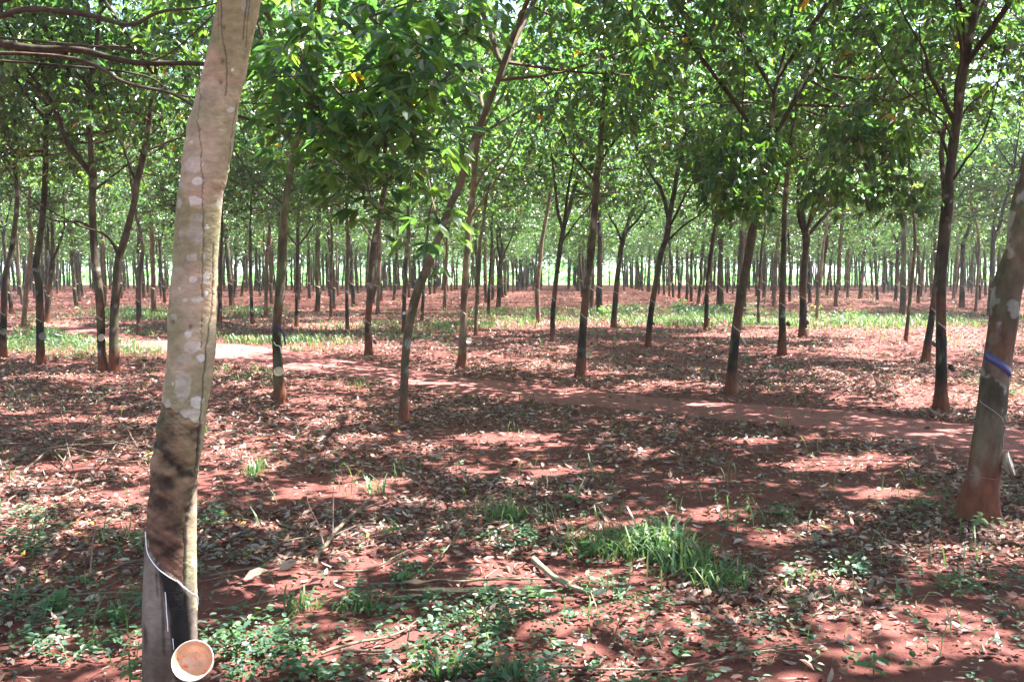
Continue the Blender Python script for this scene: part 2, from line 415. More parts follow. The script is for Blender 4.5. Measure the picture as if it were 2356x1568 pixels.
# ------------------------------------------------------------------ latex cup
def lathe(b, prof, M, col, n=28, speck=0):
    a = np.linspace(0, 2*np.pi, n, endpoint=False); prof = np.asarray(prof, float)
    V = np.stack([prof[:, 0][:, None]*np.cos(a), prof[:, 0][:, None]*np.sin(a), np.repeat(prof[:, 1][:, None], n, 1)], -1).reshape(-1, 3)
    V = V@np.array(M).T; i = np.arange(len(prof)-1)[:, None]*n; j = np.arange(n)[None]; k = (j+1) % n
    C = np.repeat(np.asarray(col, float), n, 0)
    if speck:
        q = vn(V, 170, 3)*.6+vn(V, 90, 4)*.4; m_ = (np.repeat(np.arange(len(prof)), n) > len(prof)*.55)&(q > .68)
        C[m_] = (.55, .12, .05); C = C*(.85+.3*fbm(V, 30, 6))[:, None]
    b.add(V, np.stack([i+j, i+k, i+n+k, i+n+j], -1), C)
CUPG = 'latex cups wired to the tapped trunks'
def cup(center, facing, rad, label, col=(.42, .30, .22), st=None, liquid=False, inner=None):
    """bowl with its mouth towards `facing`"""
    f = Vector(facing).normalized(); M = np.array(f.to_track_quat('Z', 'Y').to_matrix())
    root = empty('latex_cup', center, label, 'cup', CUPG); h = rad*(.95 if rad == .0685 else .68); t = .05*rad+.002
    inn = np.array(inner or col); ou = np.array(col)*.7
    prof = [(.001, -h), (rad*.35, -h*.98), (rad*.68, -h*.72), (rad*.9, -h*.35), (rad*.99, 0), (rad*1.01, t*.6), (rad*.98, t), (rad*.94, t*.4), (rad*.84, -h*.34), (rad*.62, -h*.66), (rad*.32, -h*.86), (.001, -h*.9)]
    cols = np.array([ou]*5+[np.array([.5, .42, .36])*1.0]*2+[inn]*5)
    if st is not None and rad > .06:
        q = np.column_stack([np.array(prof), cols]); t0 = np.linspace(0, len(q)-1, 60); q = np.stack([np.interp(t0, np.arange(len(q)), q[:, k]) for k in range(5)], 1); prof, cols = q[:, :2], q[:, 2:]
        b = Buf(); lathe(b, prof, M, cols, 96, 1)
    else: b = Buf(); lathe(b, prof, M, cols)
    link('bowl', mkmesh('bowl', b, [M_cup]), root)
    # wire loop round the bowl and its arm to the trunk
    b = Buf(); a = np.linspace(0, 2*np.pi, 25); ring = np.stack([np.cos(a)*rad*.97, np.sin(a)*rad*.97, np.full(25, -h*.24)], 1)@M.T
    tube(b, ring, .0022+.004*rad, 4, np.array([.12, .1, .09]))
    if st is not None:
        c, r = st.at(center[2]+.02); v = c[0]-np.array(center); tgt = v*(1-(r[0]*.8)/max(np.linalg.norm(v), 1e-3))
        tube(b, spline([ring[6], ring[6]*.5+tgt*.5+np.array([0, 0, -.02]), tgt], 8), .0022+.004*rad, 4, np.array([.12, .1, .09]))
    link('wire_holder', mkmesh('wire_holder', b, [M_wire]), root)
    return root
def cup_px(px, py, Y, diam, facing, label, st, **k):
    c = P(px, py, Y); _, r = st.at(c[2])
    cc, _ = st.at(c[2]); side = abs(c[0]-cc[0][0])
    rad = diam/2*Y/F
    fr = max(0, r[0]**2-side**2)**.5 if side < r[0] else 0
    dy = -(fr+rad*.8) if fr > 0 else -rad*.3
    c = P(px, py, Y+dy); return cup(c, facing, rad, label, st=st, **k)

def surf_px(st, px, py, Y, off=0.0):
    r = .05; c = None
    for _ in range(3):
        p = P(px, py, Y-r*.6); c, rr = st.at(p[2]); r = rr[0]
    s = np.clip((p[0]-c[0][0])/r, -.985, .985); th = -math.acos(s) if s <= 1 else 0
    p = P(px, py, Y+math.sin(th)*r); return st.surf(p[2], th, off)[0]
def skin_line(st, pts, Y, rad, col, mat, name, root, off, sides=6, lift=.6, n=6):
    q = spline(np.array(pts, float), len(pts)*n); S = np.array([surf_px(st, a, c, Y, rad*lift) for a, c in q])
    b = Buf(); tube(b, S, rad, sides, np.array(col)); shift(b, off); return link(name, mkmesh(name, b, [mat]), root)
def seg_dist(px, py, pts):
    d = np.full(px.shape, 1e9)
    for (x0, y0), (x1, y1) in zip(pts[:-1], pts[1:]):
        vx, vy = x1-x0, y1-y0; t = np.clip(((px-x0)*vx+(py-y0)*vy)/(vx*vx+vy*vy), 0, 1)
        d = np.minimum(d, np.hypot(px-x0-t*vx, py-y0-t*vy))
    return d

# ------------------------------------------------------------------ hero trunk, left foreground
def mixc(c, col, w_): w_ = np.asarray(w_)[:, None]; return c*(1-w_)+np.array(col)[None]*w_
def hero_tree():
    Y = G(392, 1700)[1]
    L = [(392,1640,136),(392,1568,126),(391,1394,122),(393,1253,116),(398,1111,110),(412,1010,110),(415,970,111),(426,918,104),(440,812,106),(442,742,108),(447,636,101),(460,460,101),
         (467,423,104),(477,352,107),(490,282,103),(503,220,96),(515,176,94),(533,88,93),(551,0,95),(560,-90,92),(572,-220,90),(600,-420,84)]
    pts = [P(x, y, Y) for x, y, _ in L]; rad = [w_/2*Y/F for *_, w_ in L]
    b0 = np.array([P(392, 1700, Y)[0], Y, -.1]); pts = [b0]+pts; rad = [.112]+rad
    pts, rad = up_extend(pts, rad, 5.6); st = Stem(pts, rad, .006)
    zb = float(hgt(b0[0:1], b0[1:2])[0]); off = np.array([b0[0], Y, zb])
    root = empty('rubber_tree', off, 'big pale lichen-spotted rubber trunk filling the left foreground, with a fresh white latex cut', 'tree', 'rubber trees closest to the viewer')
    sides = 160; n = len(st.c); a = np.linspace(0, 2*np.pi, sides, endpoint=False)
    dirs = np.stack([np.cos(a), np.sin(a), np.zeros(sides)], 1)[None]
    V0 = st.c[:, None]+dirs*st.r[:, None, None]; S = V0.reshape(-1, 3)
    px, py = proj(S); front = np.repeat((np.sin(a) < .25)[None], n, 0).ravel()
    lowres = S*np.array([1, 1, .5])
    n1 = fbm(S, 5, 2, 4); n2 = fbm(S*np.array([1, 1, 2.2]), 26, 3, 3); n3 = fbm(S*np.array([1, 1, .35]), 12, 4); n4 = fbm(S, 60, 5, 2); ring = fbm(S*np.array([.25, .25, 1]), 55, 8, 2)
    c = np.ones((len(S), 3))*np.array([.36, .28, .20])
    c = mixc(c, (.40, .235, .16), sstep(.5, .64, n1)*.6); c = mixc(c, (.19, .185, .09), sstep(.48, .62, fbm(S, 4, 12))*.75)
    c = mixc(c, (.28, .23, .165), sstep(.52, .7, n3)*.4); c = mixc(c, (.22, .21, .12), sstep(.25, .8, np.cos(np.arctan2(S[:, 1]-Y, S[:, 0]-np.repeat(st.c[:, 0], sides))))*.4)
    c *= (.78+.44*n2)[:, None]*(.86+.28*ring)[:, None]
    d = np.zeros(len(S)); n2 = cst(n2, 1.8); n3 = cst(n3, 1.8); n4 = cst(n4, 1.8)
    # lichen spots
    for (lx, ly, rx, ry, s) in [(450,378,24,20,.45),(454,416,13,8,.85),(449,462,27,19,.9),(476,522,11,9,.95),(414,470,6,16,.5),(442,592,17,9,.5),(445,640,13,11,.85),(474,640,15,26,.55),(476,672,10,10,.95),(413,663,4,4,.8),
        (455,690,18,10,.5),(426,690,8,5,.4),(434,768,9,9,.9),(442,797,20,12,.55),(462,823,10,9,.85),(421,882,20,34,.4),(398,882,4,4,.9),(455,925,15,17,.8),(440,955,26,16,.45),(387,932,6,16,.5),(535,161,6,7,.8),(530,252,8,6,.55),
        (440,327,4,4,.7),(418,200,5,7,.25),(470,590,8,14,.4),(425,825,15,10,.3),(400,730,9,9,.3),(440,1000,6,4,.4),(446,1290,5,10,.7),(448,1165,4,14,.5)]:
        e = np.hypot((px-lx)/rx, (py-ly)/ry)+(n2-.5)*.55+(n4-.5)*.45+(n1-.5)*1.4
        c = mixc(c, (.56, .54, .52), front*s*(1-sstep(.86, .96, e))*(.55+.6*n4))
    ref = fbm(S, 9, 44); c = mixc(c, (.36, .34, .31), sstep(.66, .70, ref)*.5*(.4+n4))
    # old and new panels: between the old upper scar line and the fresh cut
    k = (px-375)/(455-375); scar = 932+45*k+3*np.sin(px*.3); cutl = np.interp(px, [333,337,344,370,413,439], [1215,1239,1272,1305,1338,1378])
    gx = np.interp(py, [975,1106,1205,1338,1400], [462,451,428,426,424])+(n4-.5)*4
    panel = front*sstep(-3, 3, py-scar)*(px < gx)*(py < cutl)
    t = np.clip((py-scar)/(cutl-scar+1), 0, 1); rough = cst(fbm(S*np.array([1, 1, 1.6]), 18, 9, 4), 2.6)
    diag = vn(np.stack([px*.02, (py-.75*px)*.17, px*0], -1), 1, 15)
    pc = np.array([.165, .12, .072])[None]*(1-t[:, None])+np.array([.12, .058, .041])[None]*t[:, None]
    pc = pc*(.30+1.35*rough)[:, None]*(.55+.9*diag*t+.45*(1-t))[:, None]; pc = mixc(pc, (.022, .014, .011), sstep(.52, .66, fbm(S*np.array([1, 1, 1.3]), 9, 91))*sstep(.15, .4, t)*(1-sstep(.7, .95, t))*.75)
    pc = mixc(pc, (.085, .08, .035), sstep(.5, .65, fbm(S, 8, 77))*.5*(1-t))
    c = c*(1-panel[:, None])+pc*panel[:, None]; d -= panel*.005
    d += panel*(rough-.5)*.012*(1-sstep(.55, .85, t))+panel*(diag-.5)*.002
    ringy = 1017+.9*(px-349); rr = np.exp(-((py-ringy+(rough-.5)*40)/13)**2)*front*(px < 455)
    c = mixc(c, (.026, .017, .014), rr*.92); d += rr*.004*(rough-.3)
    sc = np.exp(-((py-scar)/2.2)**2)*front*(px < 458); c = mixc(c, (.05, .04, .028), sc*.85)
    gv = np.exp(-((px-gx)/2.0)**2)*front*(py > 975)*(py < 1400); c = mixc(c, (.07, .055, .04), gv*.85); d -= gv*.004
    # below the cut: grey weathered bark with black latex stains
    low = front*(py > cutl+1)*(px < gx+14)+front*(py > 1400); low = np.clip(low, 0, 1)
    lc = np.array([.22, .175, .145])*(.5+.95*n3)[:, None]; lc = mixc(lc, (.05, .036, .028), sstep(.45, .65, fbm(S*np.array([1, 1, .25]), 20, 41)))
    lc = mixc(lc, (.10, .062, .042), sstep(1400, 1560, py)*.6)
    c = c*(1-low[:, None])+lc*low[:, None]
    sl = np.interp(py, [1280,1340,1400,1480,1560], [362,372,380,390,398]); sr = np.interp(py, [1280,1330,1400,1480,1560], [392,428,436,440,430])
    blk = front*sstep(-7, 5, px-sl+(n3-.5)*34)*(1-sstep(-6, 6, px-sr+(n3-.5)*22))*sstep(0, 4, py-cutl)
    c = mixc(c, (.006, .006, .007), blk*.96); c = mixc(c, (.02, .02, .024), blk*sstep(.6, .9, n3)*.6)
    for l in ([(366,1300),(374,1400),(378,1500)], [(358,1290),(362,1370)]):
        c = mixc(c, (.03, .026, .025), front*np.exp(-((seg_dist(px, py, l)+(n4-.5)*3)/3.0)**2)*.8)
    # long drying cracks
    def wig(l, s): return [(x+math.sin(i*1.9+s)*1.2, y) for i, (x, y) in enumerate(l)]
    for l, w_ in (([(458,282),(464,350),(465,423),(468,500),(467,566),(465,640),(464,684)], 1.0), ([(464,716),(463,800)], .7), ([(491,560),(489,690),(486,724),(474,795),(470,850),(467,883),(462,960),(458,1012),(455,1100)], 1.8),
                  ([(505,-60),(507,0),(511,88),(518,120),(521,148),(522,190),(518,220)], 1.2), ([(570,-80),(567,0),(564,50),(560,90)], 1.5), ([(500,0),(502,60),(502,90)], .7), ([(574,-20),(570,60),(566,110)], .8), ([(462,180),(457,282)], .6), ([(543,240),(534,300),(520,420)], .6)):
        sd_ = seg_dist(px+(n2-.5)*5, py, l); g_ = np.exp(-(sd_/w_)**2)*front; c = mixc(c, (.045, .035, .028), g_*.95); d -= g_*.003
    for kx, ky in ((515,64),(512,141),(508,190),(438,752),(398,740)):
        g_ = np.exp(-(np.hypot(px-kx, (py-ky)*.8)/4.5)**2)*front; c = mixc(c, (.07, .045, .03), g_*.8); d -= g_*.002
    lump = .006*(fbm(S, 6, 61)-.5)+.0022*(n2-.5)+.0010*(ring-.5)+.006*np.exp(-((py-282)/25)**2)*(px < 470)*front
    for wy in (1015, 975, 640, 360, 170): d += .0018*np.exp(-((py-wy-(n2-.5)*20)/9)**2)
    V = V0+dirs*(d+lump).reshape(n, sides)[..., None]
    b = Buf(); i = np.arange(n-1)[:, None]*sides; j = np.arange(sides)[None]; kk = (j+1) % sides
    b.add(V, np.stack([i+j, i+kk, i+sides+kk, i+sides+j], -1), c, 0); shift(b, off)
    link('trunk', mkmesh('trunk', b, [M_heroB]), root)
    # fresh latex in the cut, metal spout, drip
    sT = st
    skin_line(st, [(334,1222),(337,1242),(344,1272),(370,1305),(392,1323),(411,1336)], Y, .0021, (.85, .84, .86), M_latex, 'latex_line', root, off, lift=.5)
    pts_ = [surf_px(st, 411, 1334, Y, .002), surf_px(st, 424, 1352, Y, .012), surf_px(st, 436, 1372, Y, .024)]
    b = Buf(); q = spline(pts_, 8); tube(b, q, np.linspace(.003, .0036, 8), 6, np.array([.75, .74, .8])); tube(b, [q[-1], q[-1]+np.array([.0, -.002, -.012]), q[-1]+np.array([.001, -.003, -.024])], [.0035, .003, .002], 6, np.array([.85, .84, .86])); shift(b, off)
    link('spout', mkmesh('spout', b, [M_latex]), root)
    skin_line(st, [(388,1361),(390,1385),(391,1408),(393,1430),(394,1451)], Y, .0016, (.85, .85, .87), M_latex, 'latex_drip', root, off, lift=.3)
    skin_line(st, [(404,1468),(405,1480),(406,1494)], Y, .0014, (.85, .85, .87), M_latex, 'latex_drip', root, off, lift=.3)
    # crown, above the frame
    sk_, sr_ = st.c[st.c[:, 2] > 3.9][::12], st.r[st.c[:, 2] > 3.9][::12]
    fb = [sk_]; fr = [sr_]
    for k2 in range(5):
        aa = k2*1.26+.4; s = sk_[int(len(sk_)*.6)]; o = np.array([math.cos(aa), math.sin(aa), 0]); l = 1.9
        q = spline([s, s+o*.6+np.array([0, 0, .8]), s+o*1.5+np.array([0, 0, 2.0]), s+o*2+np.array([0, 0, 3.4])], 12); bb = Buf()
        rr_ = np.linspace(.055, .014, 12); tube(bb, q, rr_, 8, np.array([.2, .15, .1])); shift(bb, off); link('limb', mkmesh('limb', bb, [M_bark]), root); fb.append(q); fr.append(rr_)
    b = Buf(); crown(b, np.concatenate(fb), np.concatenate(fr), np.array([st.c[-1][0], Y, 7.6]), np.array([4.0, 4.0, 2.9]), 4.5, 80, 12, .16, whorl=8); shift(b, off)
    link('crown', mkmesh('crown', b, [M_leaf, M_bark], False), root)
    UNIQ.append((b0[0], Y))
    cup_c = P(443, 1519, Y-.155)
    cup(cup_c, (.14, -.80, .58), .0685, 'large clay latex cup on the left foreground trunk, mouth towards the viewer, speckled red inside', (.50, .34, .25), st, inner=(.46, .29, .2))
    # red crumbs sticking in the cup
    return root
hero_tree()

def tilt(n, s=1): return (s*.55, -.6, .6)
G1 = 'rubber trees closest to the viewer'; G2 = 'rubber trees in the middle ground'; G3 = 'rubber trees further back in the plantation'
# right foreground trunk
r50, s50, o50 = make_tree((2246,1196), [(2246,1196,96),(2251,1160,86),(2262,1090,72),(2270,1026,68),(2283,930,64),(2291,870,62),(2298,833,62),(2309,736,62),(2315,690,64),(2330,620,62),(2343,566,61),(2354,490,60),(2370,420,59),(2392,330,57),(2410,230,54)],
    tone='m', cut=1.0, blk=.12, label='thick mottled rubber trunk at the right edge wearing a purple plastic strip', group=G1, seed=51, sides=64, step=.015, zc=7.3, zmin=4.5, crad=(4.0, 4.0, 2.9), nclump=80, per=12, size=.16, strip=False)
Y50 = o50[1]
def px_strip(st, pts, Y, wpx, thick, col, mat, name, root, off):
    q = spline(np.array(pts, float), 26); b = Buf(); hw = wpx/2*Y/F
    th = []
    for a, c in q:
        s = surf_px(st, a, c, Y, 0); cc, _ = st.at(s[2]); th.append((math.atan2(s[1]-cc[0][1], s[0]-cc[0][0]), s[2]))
    th = np.array(th); rng_ = [st.surf(th[:, 1]+sg*hw, th[:, 0], o) for sg, o in ((1, .004), (1, .004+thick), (-1, .007+thick), (-1, .007))]
    V = np.stack(rng_, 1); n = len(q); i = np.arange(n-1)[:, None]*4; j = np.arange(4)[None]; k = (j+1) % 4
    b.add(V, np.stack([i+j, i+k, i+4+k, i+4+j], -1), np.array(col)); b.add(V[0], [[0, 1, 2, 3]], np.array(col)); b.add(V[-1], [[3, 2, 1, 0]], np.array(col))
    shift(b, off); return link(name, mkmesh(name, b, [mat]), root)
pur = (.05, .05, .17)
tag(px_strip(s50, [(2266,796),(2276,815),(2292,832),(2312,848),(2325,858),(2328,868)], Y50, 18, .003, pur, M_plastic, 'rain_guard_strip', r50, o50), 'purple plastic strip slanting round the trunk')
skin_line(s50, [(2259,919),(2268,933),(2284,948),(2298,960),(2305,972)], Y50, .0020, (.38, .32, .27), M_latex, 'latex_line', r50, o50, lift=.5)
skin_line(s50, [(2300,975),(2300,1000),(2297,1020),(2293,1040)], Y50, .0015, (.22, .18, .15), M_latex, 'latex_drip', r50, o50, lift=.4)
b = Buf(); q0 = surf_px(s50, 2306, 978, Y50, 0); tube(b, [q0, q0+np.array([.025, -.01, -.012]), q0+np.array([.05, -.015, -.03])], .004, 6, np.array([.5, .48, .45])); shift(b, o50); link('spout', mkmesh('spout', b, [M_wire]), r50)
skin_line(s50, [(2226,1084),(2240,1092),(2262,1099),(2284,1102)], Y50, .0018, (.16, .13, .11), M_wire, 'wire_loop', r50, o50, lift=1.0)
cup(P(2326, 1066, Y50-.10), (.83, -.45, .28), .078, 'pale latex cup turned edge-on at the right edge trunk with the purple strip', (.42, .34, .26), s50, inner=(.7, .66, .55))

# the tree outside the left edge whose long branches cross behind the foreground trunk
rB, sB, oB = make_tree((-560,1300), [(-560,1290,74),(-556,1000,70),(-552,600,66),(-545,200,62),(-540,60,56),(-530,-100,50),(-515,-350,44)],
    [[(-545,150,30),(-260,95,24),(-60,92,20),(0,102,19),(88,116,18),(194,120,15),(310,148,13),(458,152,11),(571,166,7),(669,183,4)],
     [(-540,110,26),(-250,70,20),(0,57,14),(106,44,14),(247,63,12),(352,93,9),(430,72,7),(560,60,4)],
     [(100,117,10),(141,129,9),(282,187,8),(387,211,7),(454,247,7),(549,264,7),(616,290,4),(690,295,3)],
     [(-530,0,22),(-200,-40,16),(0,12,9),(60,10,8),(130,4,7),(230,-30,6)],
     [(260,66,6),(330,135,5),(420,175,4)],
     [(160,120,6),(260,150,5),(360,190,4)]],
    tone='b', cut=None, label='rubber tree outside the left edge, its long bare branches crossing the top left corner', group=G1, depth=5.7, seed=7, sides=16, zc=7.6, zmin=4.5, crad=(3.8, 3.8, 2.9), nclump=70, per=12, size=.16, fan=3)
def leafy(root, off, starts, regions, size=.145, whorl=6, drp=1.15, name='leafy_branch'):
    """low leafy boughs: twigs from given starts to shoots inside marked regions"""
    b = Buf(); sk_ = np.array([P(x, y, Y) for x, y, Y in starts]); sr_ = np.full(len(sk_), .012); S = []
    for cx, cy_, rx, ry, y0, y1, n in regions:
        k = 0
        while k < n:
            u = rng.uniform(-1, 1, 2)
            if u@u < 1: S.append(P(cx+u[0]*rx, cy_+u[1]*ry, rng.uniform(y0, y1))); k += 1
    S = np.array(S); T = S[::7]
    s2, r2 = connect(b, sk_, sr_, T, .004, .0, n=6, sides=5)
    connect(b, s2, r2, S, .0025, .0, n=4, sides=3)
    shoots(b, S, whorl, size, False, .004, drp); shift(b, off)
    return link(name, mkmesh(name, b, [M_leaf, M_bark], False), root)
st_ = [(571,166,5.7),(620,175,5.7),(669,183,5.7),(725,198,5.7),(780,215,5.8),(560,60,5.6),(700,50,5.6),(780,45,5.6),(850,40,5.6),(616,290,5.7),(740,292,5.7),(800,310,5.7),(860,330,5.8)]
leafy(rB, oB, st_, [(840,140,230,160,5.2,7.0,46),(900,310,170,130,5.3,6.8,30),(690,100,110,110,5.3,6.6,18),(720,330,120,60,5.6,6.8,9),(840,460,60,40,5.8,6.4,4),(1005,500,30,30,5.2,6.2,2),(1000,50,110,60,5.4,6.5,12),(640,235,50,20,5.4,5.8,3)], .135, 6, .8)

# ------------------------------------------------------------------ middle-ground trees, from the photograph
T = []
def tr(*a, **k): T.append((a, k))
tr((645,925), [(645,925,31),(643,895,27),(641,865,24),(637,777,21),(639,724,20),(645,636,21),(648,566,21),(655,495,18),(658,460,17),(662,423,16),(676,352,17),(681,327,18),(700,270,12),(715,200,9)],
   [[(680,330,12),(655,303,11),(645,247,10),(640,160,8)], [(662,437,6),(701,423,5),(740,384,4)], [(652,472,5),(620,440,4),(592,405,4)], [(690,300,8),(740,290,6),(800,250,5)]],
   'g', 1.05, .9, 'olive-green trunk with a dark purple plastic flap and a cup facing the viewer', G2, seed=1, zmin=3.0)
tr((929,968), [(929,968,24),(929,935,21),(930,895,19),(934,812,19),(942,742,20),(958,678,22),(976,630,22),(995,583,20),(1014,530,19),(1035,475,18),(1058,423,17),(1079,352,16)],
   [[(1010,540,8),(1000,490,6),(985,440,5)]], 'm', None, 0, 'slender trunk leaning strongly to the right, nearest of the middle trees, with no cup', G2, seed=2, zmin=3.2)
tr((1062,848), [(1062,848,24),(1065,777,17),(1067,707,16),(1071,636,16),(1076,566,15),(1079,513,16),(1086,460,14),(1088,440,13),(1095,352,13),(1100,320,14),(1109,299,13),(1120,229,10),(1134,158,8)],
   [[(1079,505,6),(1106,468,5),(1141,416,5),(1176,359,4)], [(1098,325,8),(1123,278,6),(1159,218,5),(1183,176,4)], [(1105,310,8),(1159,275,6),(1204,247,5)], [(1088,440,6),(1123,384,5),(1169,342,4)], [(1098,340,6),(1085,280,5),(1070,230,4)]],
   'p', 1.05, .45, 'pale trunk forking high, white cup on its right side, beside the leaning one', G2, seed=3, zmin=3.4)
tr((1335,865), [(1335,865,24),(1340,777,19),(1347,689,18),(1358,601,17),(1366,513,16),(1370,460,16),(1373,405,15),(1380,352,13),(1385,280,10)],
   [[(1372,420,6),(1340,390,5),(1305,350,4)], [(1376,380,7),(1410,330,5),(1440,280,4)]], 'b', 1.05, .95, 'straight brown trunk with blackened foot and a cup, right of centre beside the path', G2, seed=4, zmin=3.2)
tr((1679,903), [(1679,903,25),(1688,812,22),(1697,724,21),(1708,671,20),(1720,601,20),(1731,530,20),(1736,502,21),(1745,470,14),(1752,440,11)],
   [[(1735,505,11),(1722,480,9),(1705,440,7),(1690,390,5)], [(1736,505,12),(1748,485,9),(1775,440,6),(1790,380,4)]], 'b', .98, 1.0, 'dark leaning trunk, low fork hidden in blue-green leaves, cup swinging to the right', G2, seed=5, zmin=2.75)
tr((2165,942), [(2165,942,36),(2165,905,30),(2165,847,25),(2165,742,22),(2169,636,22),(2176,530,24),(2180,475,22),(2187,405,21),(2197,317,22),(2204,264,19),(2215,176,18),(2229,106,15),(2240,40,14),(2248,-20,12)],
   [[(2195,285,12),(2158,218,9),(2127,169,8),(2113,123,6),(2060,40,4)], [(2197,290,11),(2190,200,9),(2192,141,8),(2170,60,6)], [(2222,134,9),(2197,56,7),(2170,0,6)], [(2180,430,7),(2215,370,5),(2245,320,4)], [(2176,366,8),(2155,320,6),(2130,295,5),(2106,278,4)],
    [(2195,330,5),(2148,292,5),(2074,261,4)], [(2200,300,6),(2240,240,5),(2300,200,4)]], 'd', 1.1, 1.0, 'tall dark trunk with many upswept limbs, nearest one inside the right edge trunk', G2, seed=6, zmin=3.2)
tr((2128,832), [(2128,832,20),(2134,790,17),(2141,742,15),(2151,671,15),(2160,600,14),(2168,520,13),(2172,440,12)], [], 'd', 1.05, 1.0, 'dark trunk half behind the tall many-limbed one near the right edge, leaning right', G2, seed=8)
tr((242,856), [(240,856,24),(234,812,18),(232,707,19),(225,636,18),(215,566,17),(215,460,15),(213,405,17),(208,352,12),(208,211,10),(211,106,8)],
   [[(214,410,12),(190,370,12),(162,327,11),(151,275,10),(130,229,9),(88,169,7),(79,134,5)], [(214,440,6),(245,410,5),(290,370,4),(318,355,4)], [(216,530,6),(180,510,5),(110,505,4),(60,470,3)]], 'b', 1.0, .8,
   'left dark trunk of the joined pair, splitting into a long curving limb', G2, seed=9, zmin=3.3, nclump=46)
tr((264,856), [(262,856,24),(262,777,21),(264,707,20),(273,601,17),(282,566,18),(296,513,15),(310,460,14),(313,423,15),(331,352,14),(345,282,12),(352,230,10)],
   [[(274,590,9),(265,560,6),(247,537,5),(200,520,4)], [(313,423,7),(300,380,6),(280,320,5),(262,270,4)], [(330,350,6),(380,320,5),(410,300,4)]], 'b', None, 0,
   'red-footed trunk of the joined pair at left, the right one leaning right with scraped bark', G2, seed=10, zmin=3.3, nclump=46)
tr((93,838), [(94,838,19),(92,742,17),(88,654,17),(81,618,14),(92,548,14),(102,460,13),(107,317,12),(109,264,11)], [[(105,280,7),(125,240,6),(150,180,4)]], 'd', .9, 1.0, 'black-footed trunk with a grey cup, second from the left edge', G2, seed=11, nclump=44)
tr((5,822), [(5,822,17),(8,742,15),(14,636,14),(24,580,12),(32,530,11),(38,460,10)], [], 'd', .95, 1.0, 'dark trunk cut by the left edge with a cup', G2, seed=12, nclump=44)
tr((849,818), [(849,818,18),(847,742,15),(852,671,15),(859,566,14),(872,506,12),(879,458,12),(887,416,10)], [[(858,560,5),(830,520,4),(800,500,3)]], 'b', .75, 1.0, 'thin trunk, black below and green above, across the path left of the leaning tree', G2, seed=13, zmin=2.9)
tr((1271,785), [(1271,785,12),(1273,707,11),(1285,601,11),(1296,530,11)], [[(1296,532,8),(1282,478,7),(1275,405,5)], [(1296,532,7),(1306,440,6),(1318,370,4)], [(1290,560,5),(1325,510,4),(1350,480,3)]], 'd', 1.1, 1.0, 'thin near-black trunk with a narrow upright fork, left of the straight brown trunk', G2, seed=14)
tr((1490,798), [(1490,798,13),(1497,724,13),(1511,636,13),(1521,583,13),(1535,541,14),(1540,500,12)], [[(1538,510,9),(1530,470,9),(1518,433,8),(1497,405,6)], [(1536,530,6),(1555,490,6),(1572,450,5),(1600,400,3)], [(1530,560,6),(1570,520,5),(1610,490,3)]], 'd', 1.1, 1.0, 'dark slim trunk bending right into a wide open fork, right of the picture centre', G2, seed=15)
tr((1799,818), [(1799,818,21),(1800,760,16),(1800,724,15),(1801,636,14),(1803,566,12),(1808,460,12),(1816,352,11),(1834,247,9),(1859,158,8)], [[(1812,400,6),(1790,330,6),(1780,240,5),(1785,120,4)]], 'b', 1.1, .7, 'grey trunk with white cut and a cup, tall and straight beside the forked dark one', G2, seed=16)
tr((1847,774), [(1847,774,19),(1848,700,16),(1848,671,16),(1854,583,15),(1854,545,18),(1852,520,10)], [[(1854,545,12),(1838,502,11),(1833,460,9),(1836,410,7),(1850,370,5)], [(1854,545,11),(1877,520,8),(1908,485,7),(1926,475,5),(1960,440,3)], [(1853,540,8),(1862,480,7),(1860,420,5)], [(1870,525,5),(1890,470,4),(1915,430,3)]], 'd', 1.1, 1.0, 'black trunk that splits low into a broad bowl of limbs', G2, seed=17)
tr((2083,784), [(2083,784,10),(2088,742,8),(2095,671,8),(2102,600,8),(2106,540,7)], [], 'b', None, 0, 'very thin leaning sapling-like trunk left of the dark pair near the right edge', G2, seed=18, nclump=16)
tr((322,771), [(322,771,13),(319,689,11),(324,618,10),(328,560,8)], [], 'b', 1.0, 1.0, 'dark trunk with a cup between the joined pair and the foreground trunk', G3, seed=19)
tr((54,751), [(54,751,11),(60,671,11),(67,601,10),(72,550,8),(66,500,7)], [], 'r', None, 0, 'pinkish sunlit trunk behind the two dark ones at the left edge', G3, seed=20)
tr((106,742), [(106,742,12),(116,636,12),(121,601,12),(122,560,8)], [[(121,600,7),(108,560,6),(104,520,4)], [(121,600,7),(140,560,6),(155,520,4)]], 'd', 1.0, .6, 'forked dark trunk standing behind the black-footed one at left', G3, seed=21)
tr((505,742), [(505,742,10),(507,636,9),(512,548,8)], [], 'd', 1.1, 1.0, 'thin dark trunk with a cup just right of the foreground trunk', G3, seed=22)
tr((580,747), [(580,747,8),(578,671,7),(576,548,6)], [], 'd', 1.0, 1.0, 'thin dark trunk with a cup between the foreground trunk and the olive-green one', G3, seed=23)
tr((613,726), [(613,726,9),(612,660,8),(613,601,8),(616,570,8)], [[(614,595,5),(604,575,4),(598,550,3)]], 'r', None, 0, 'pink sunlit trunk close left of the olive-green one', G3, seed=24)
tr((683,752), [(683,752,9),(683,671,8),(685,566,8)], [[(685,566,5),(672,540,4)], [(685,566,5),(700,540,4)]], 'd', 1.1, .9, 'dark forked trunk close right of the olive-green one', G3, seed=25)
tr((761,729), [(761,729,7),(762,640,6),(764,560,6)], [], 'b', 1.1, .9, 'thin trunk with a pale cut, further of two left of the path-side green one', G3, seed=26)
tr((799,759), [(799,759,8),(798,671,8),(800,566,7)], [], 'b', 1.2, .9, 'thin trunk with a dark cup, nearer of two left of the path-side green one', G3, seed=27)
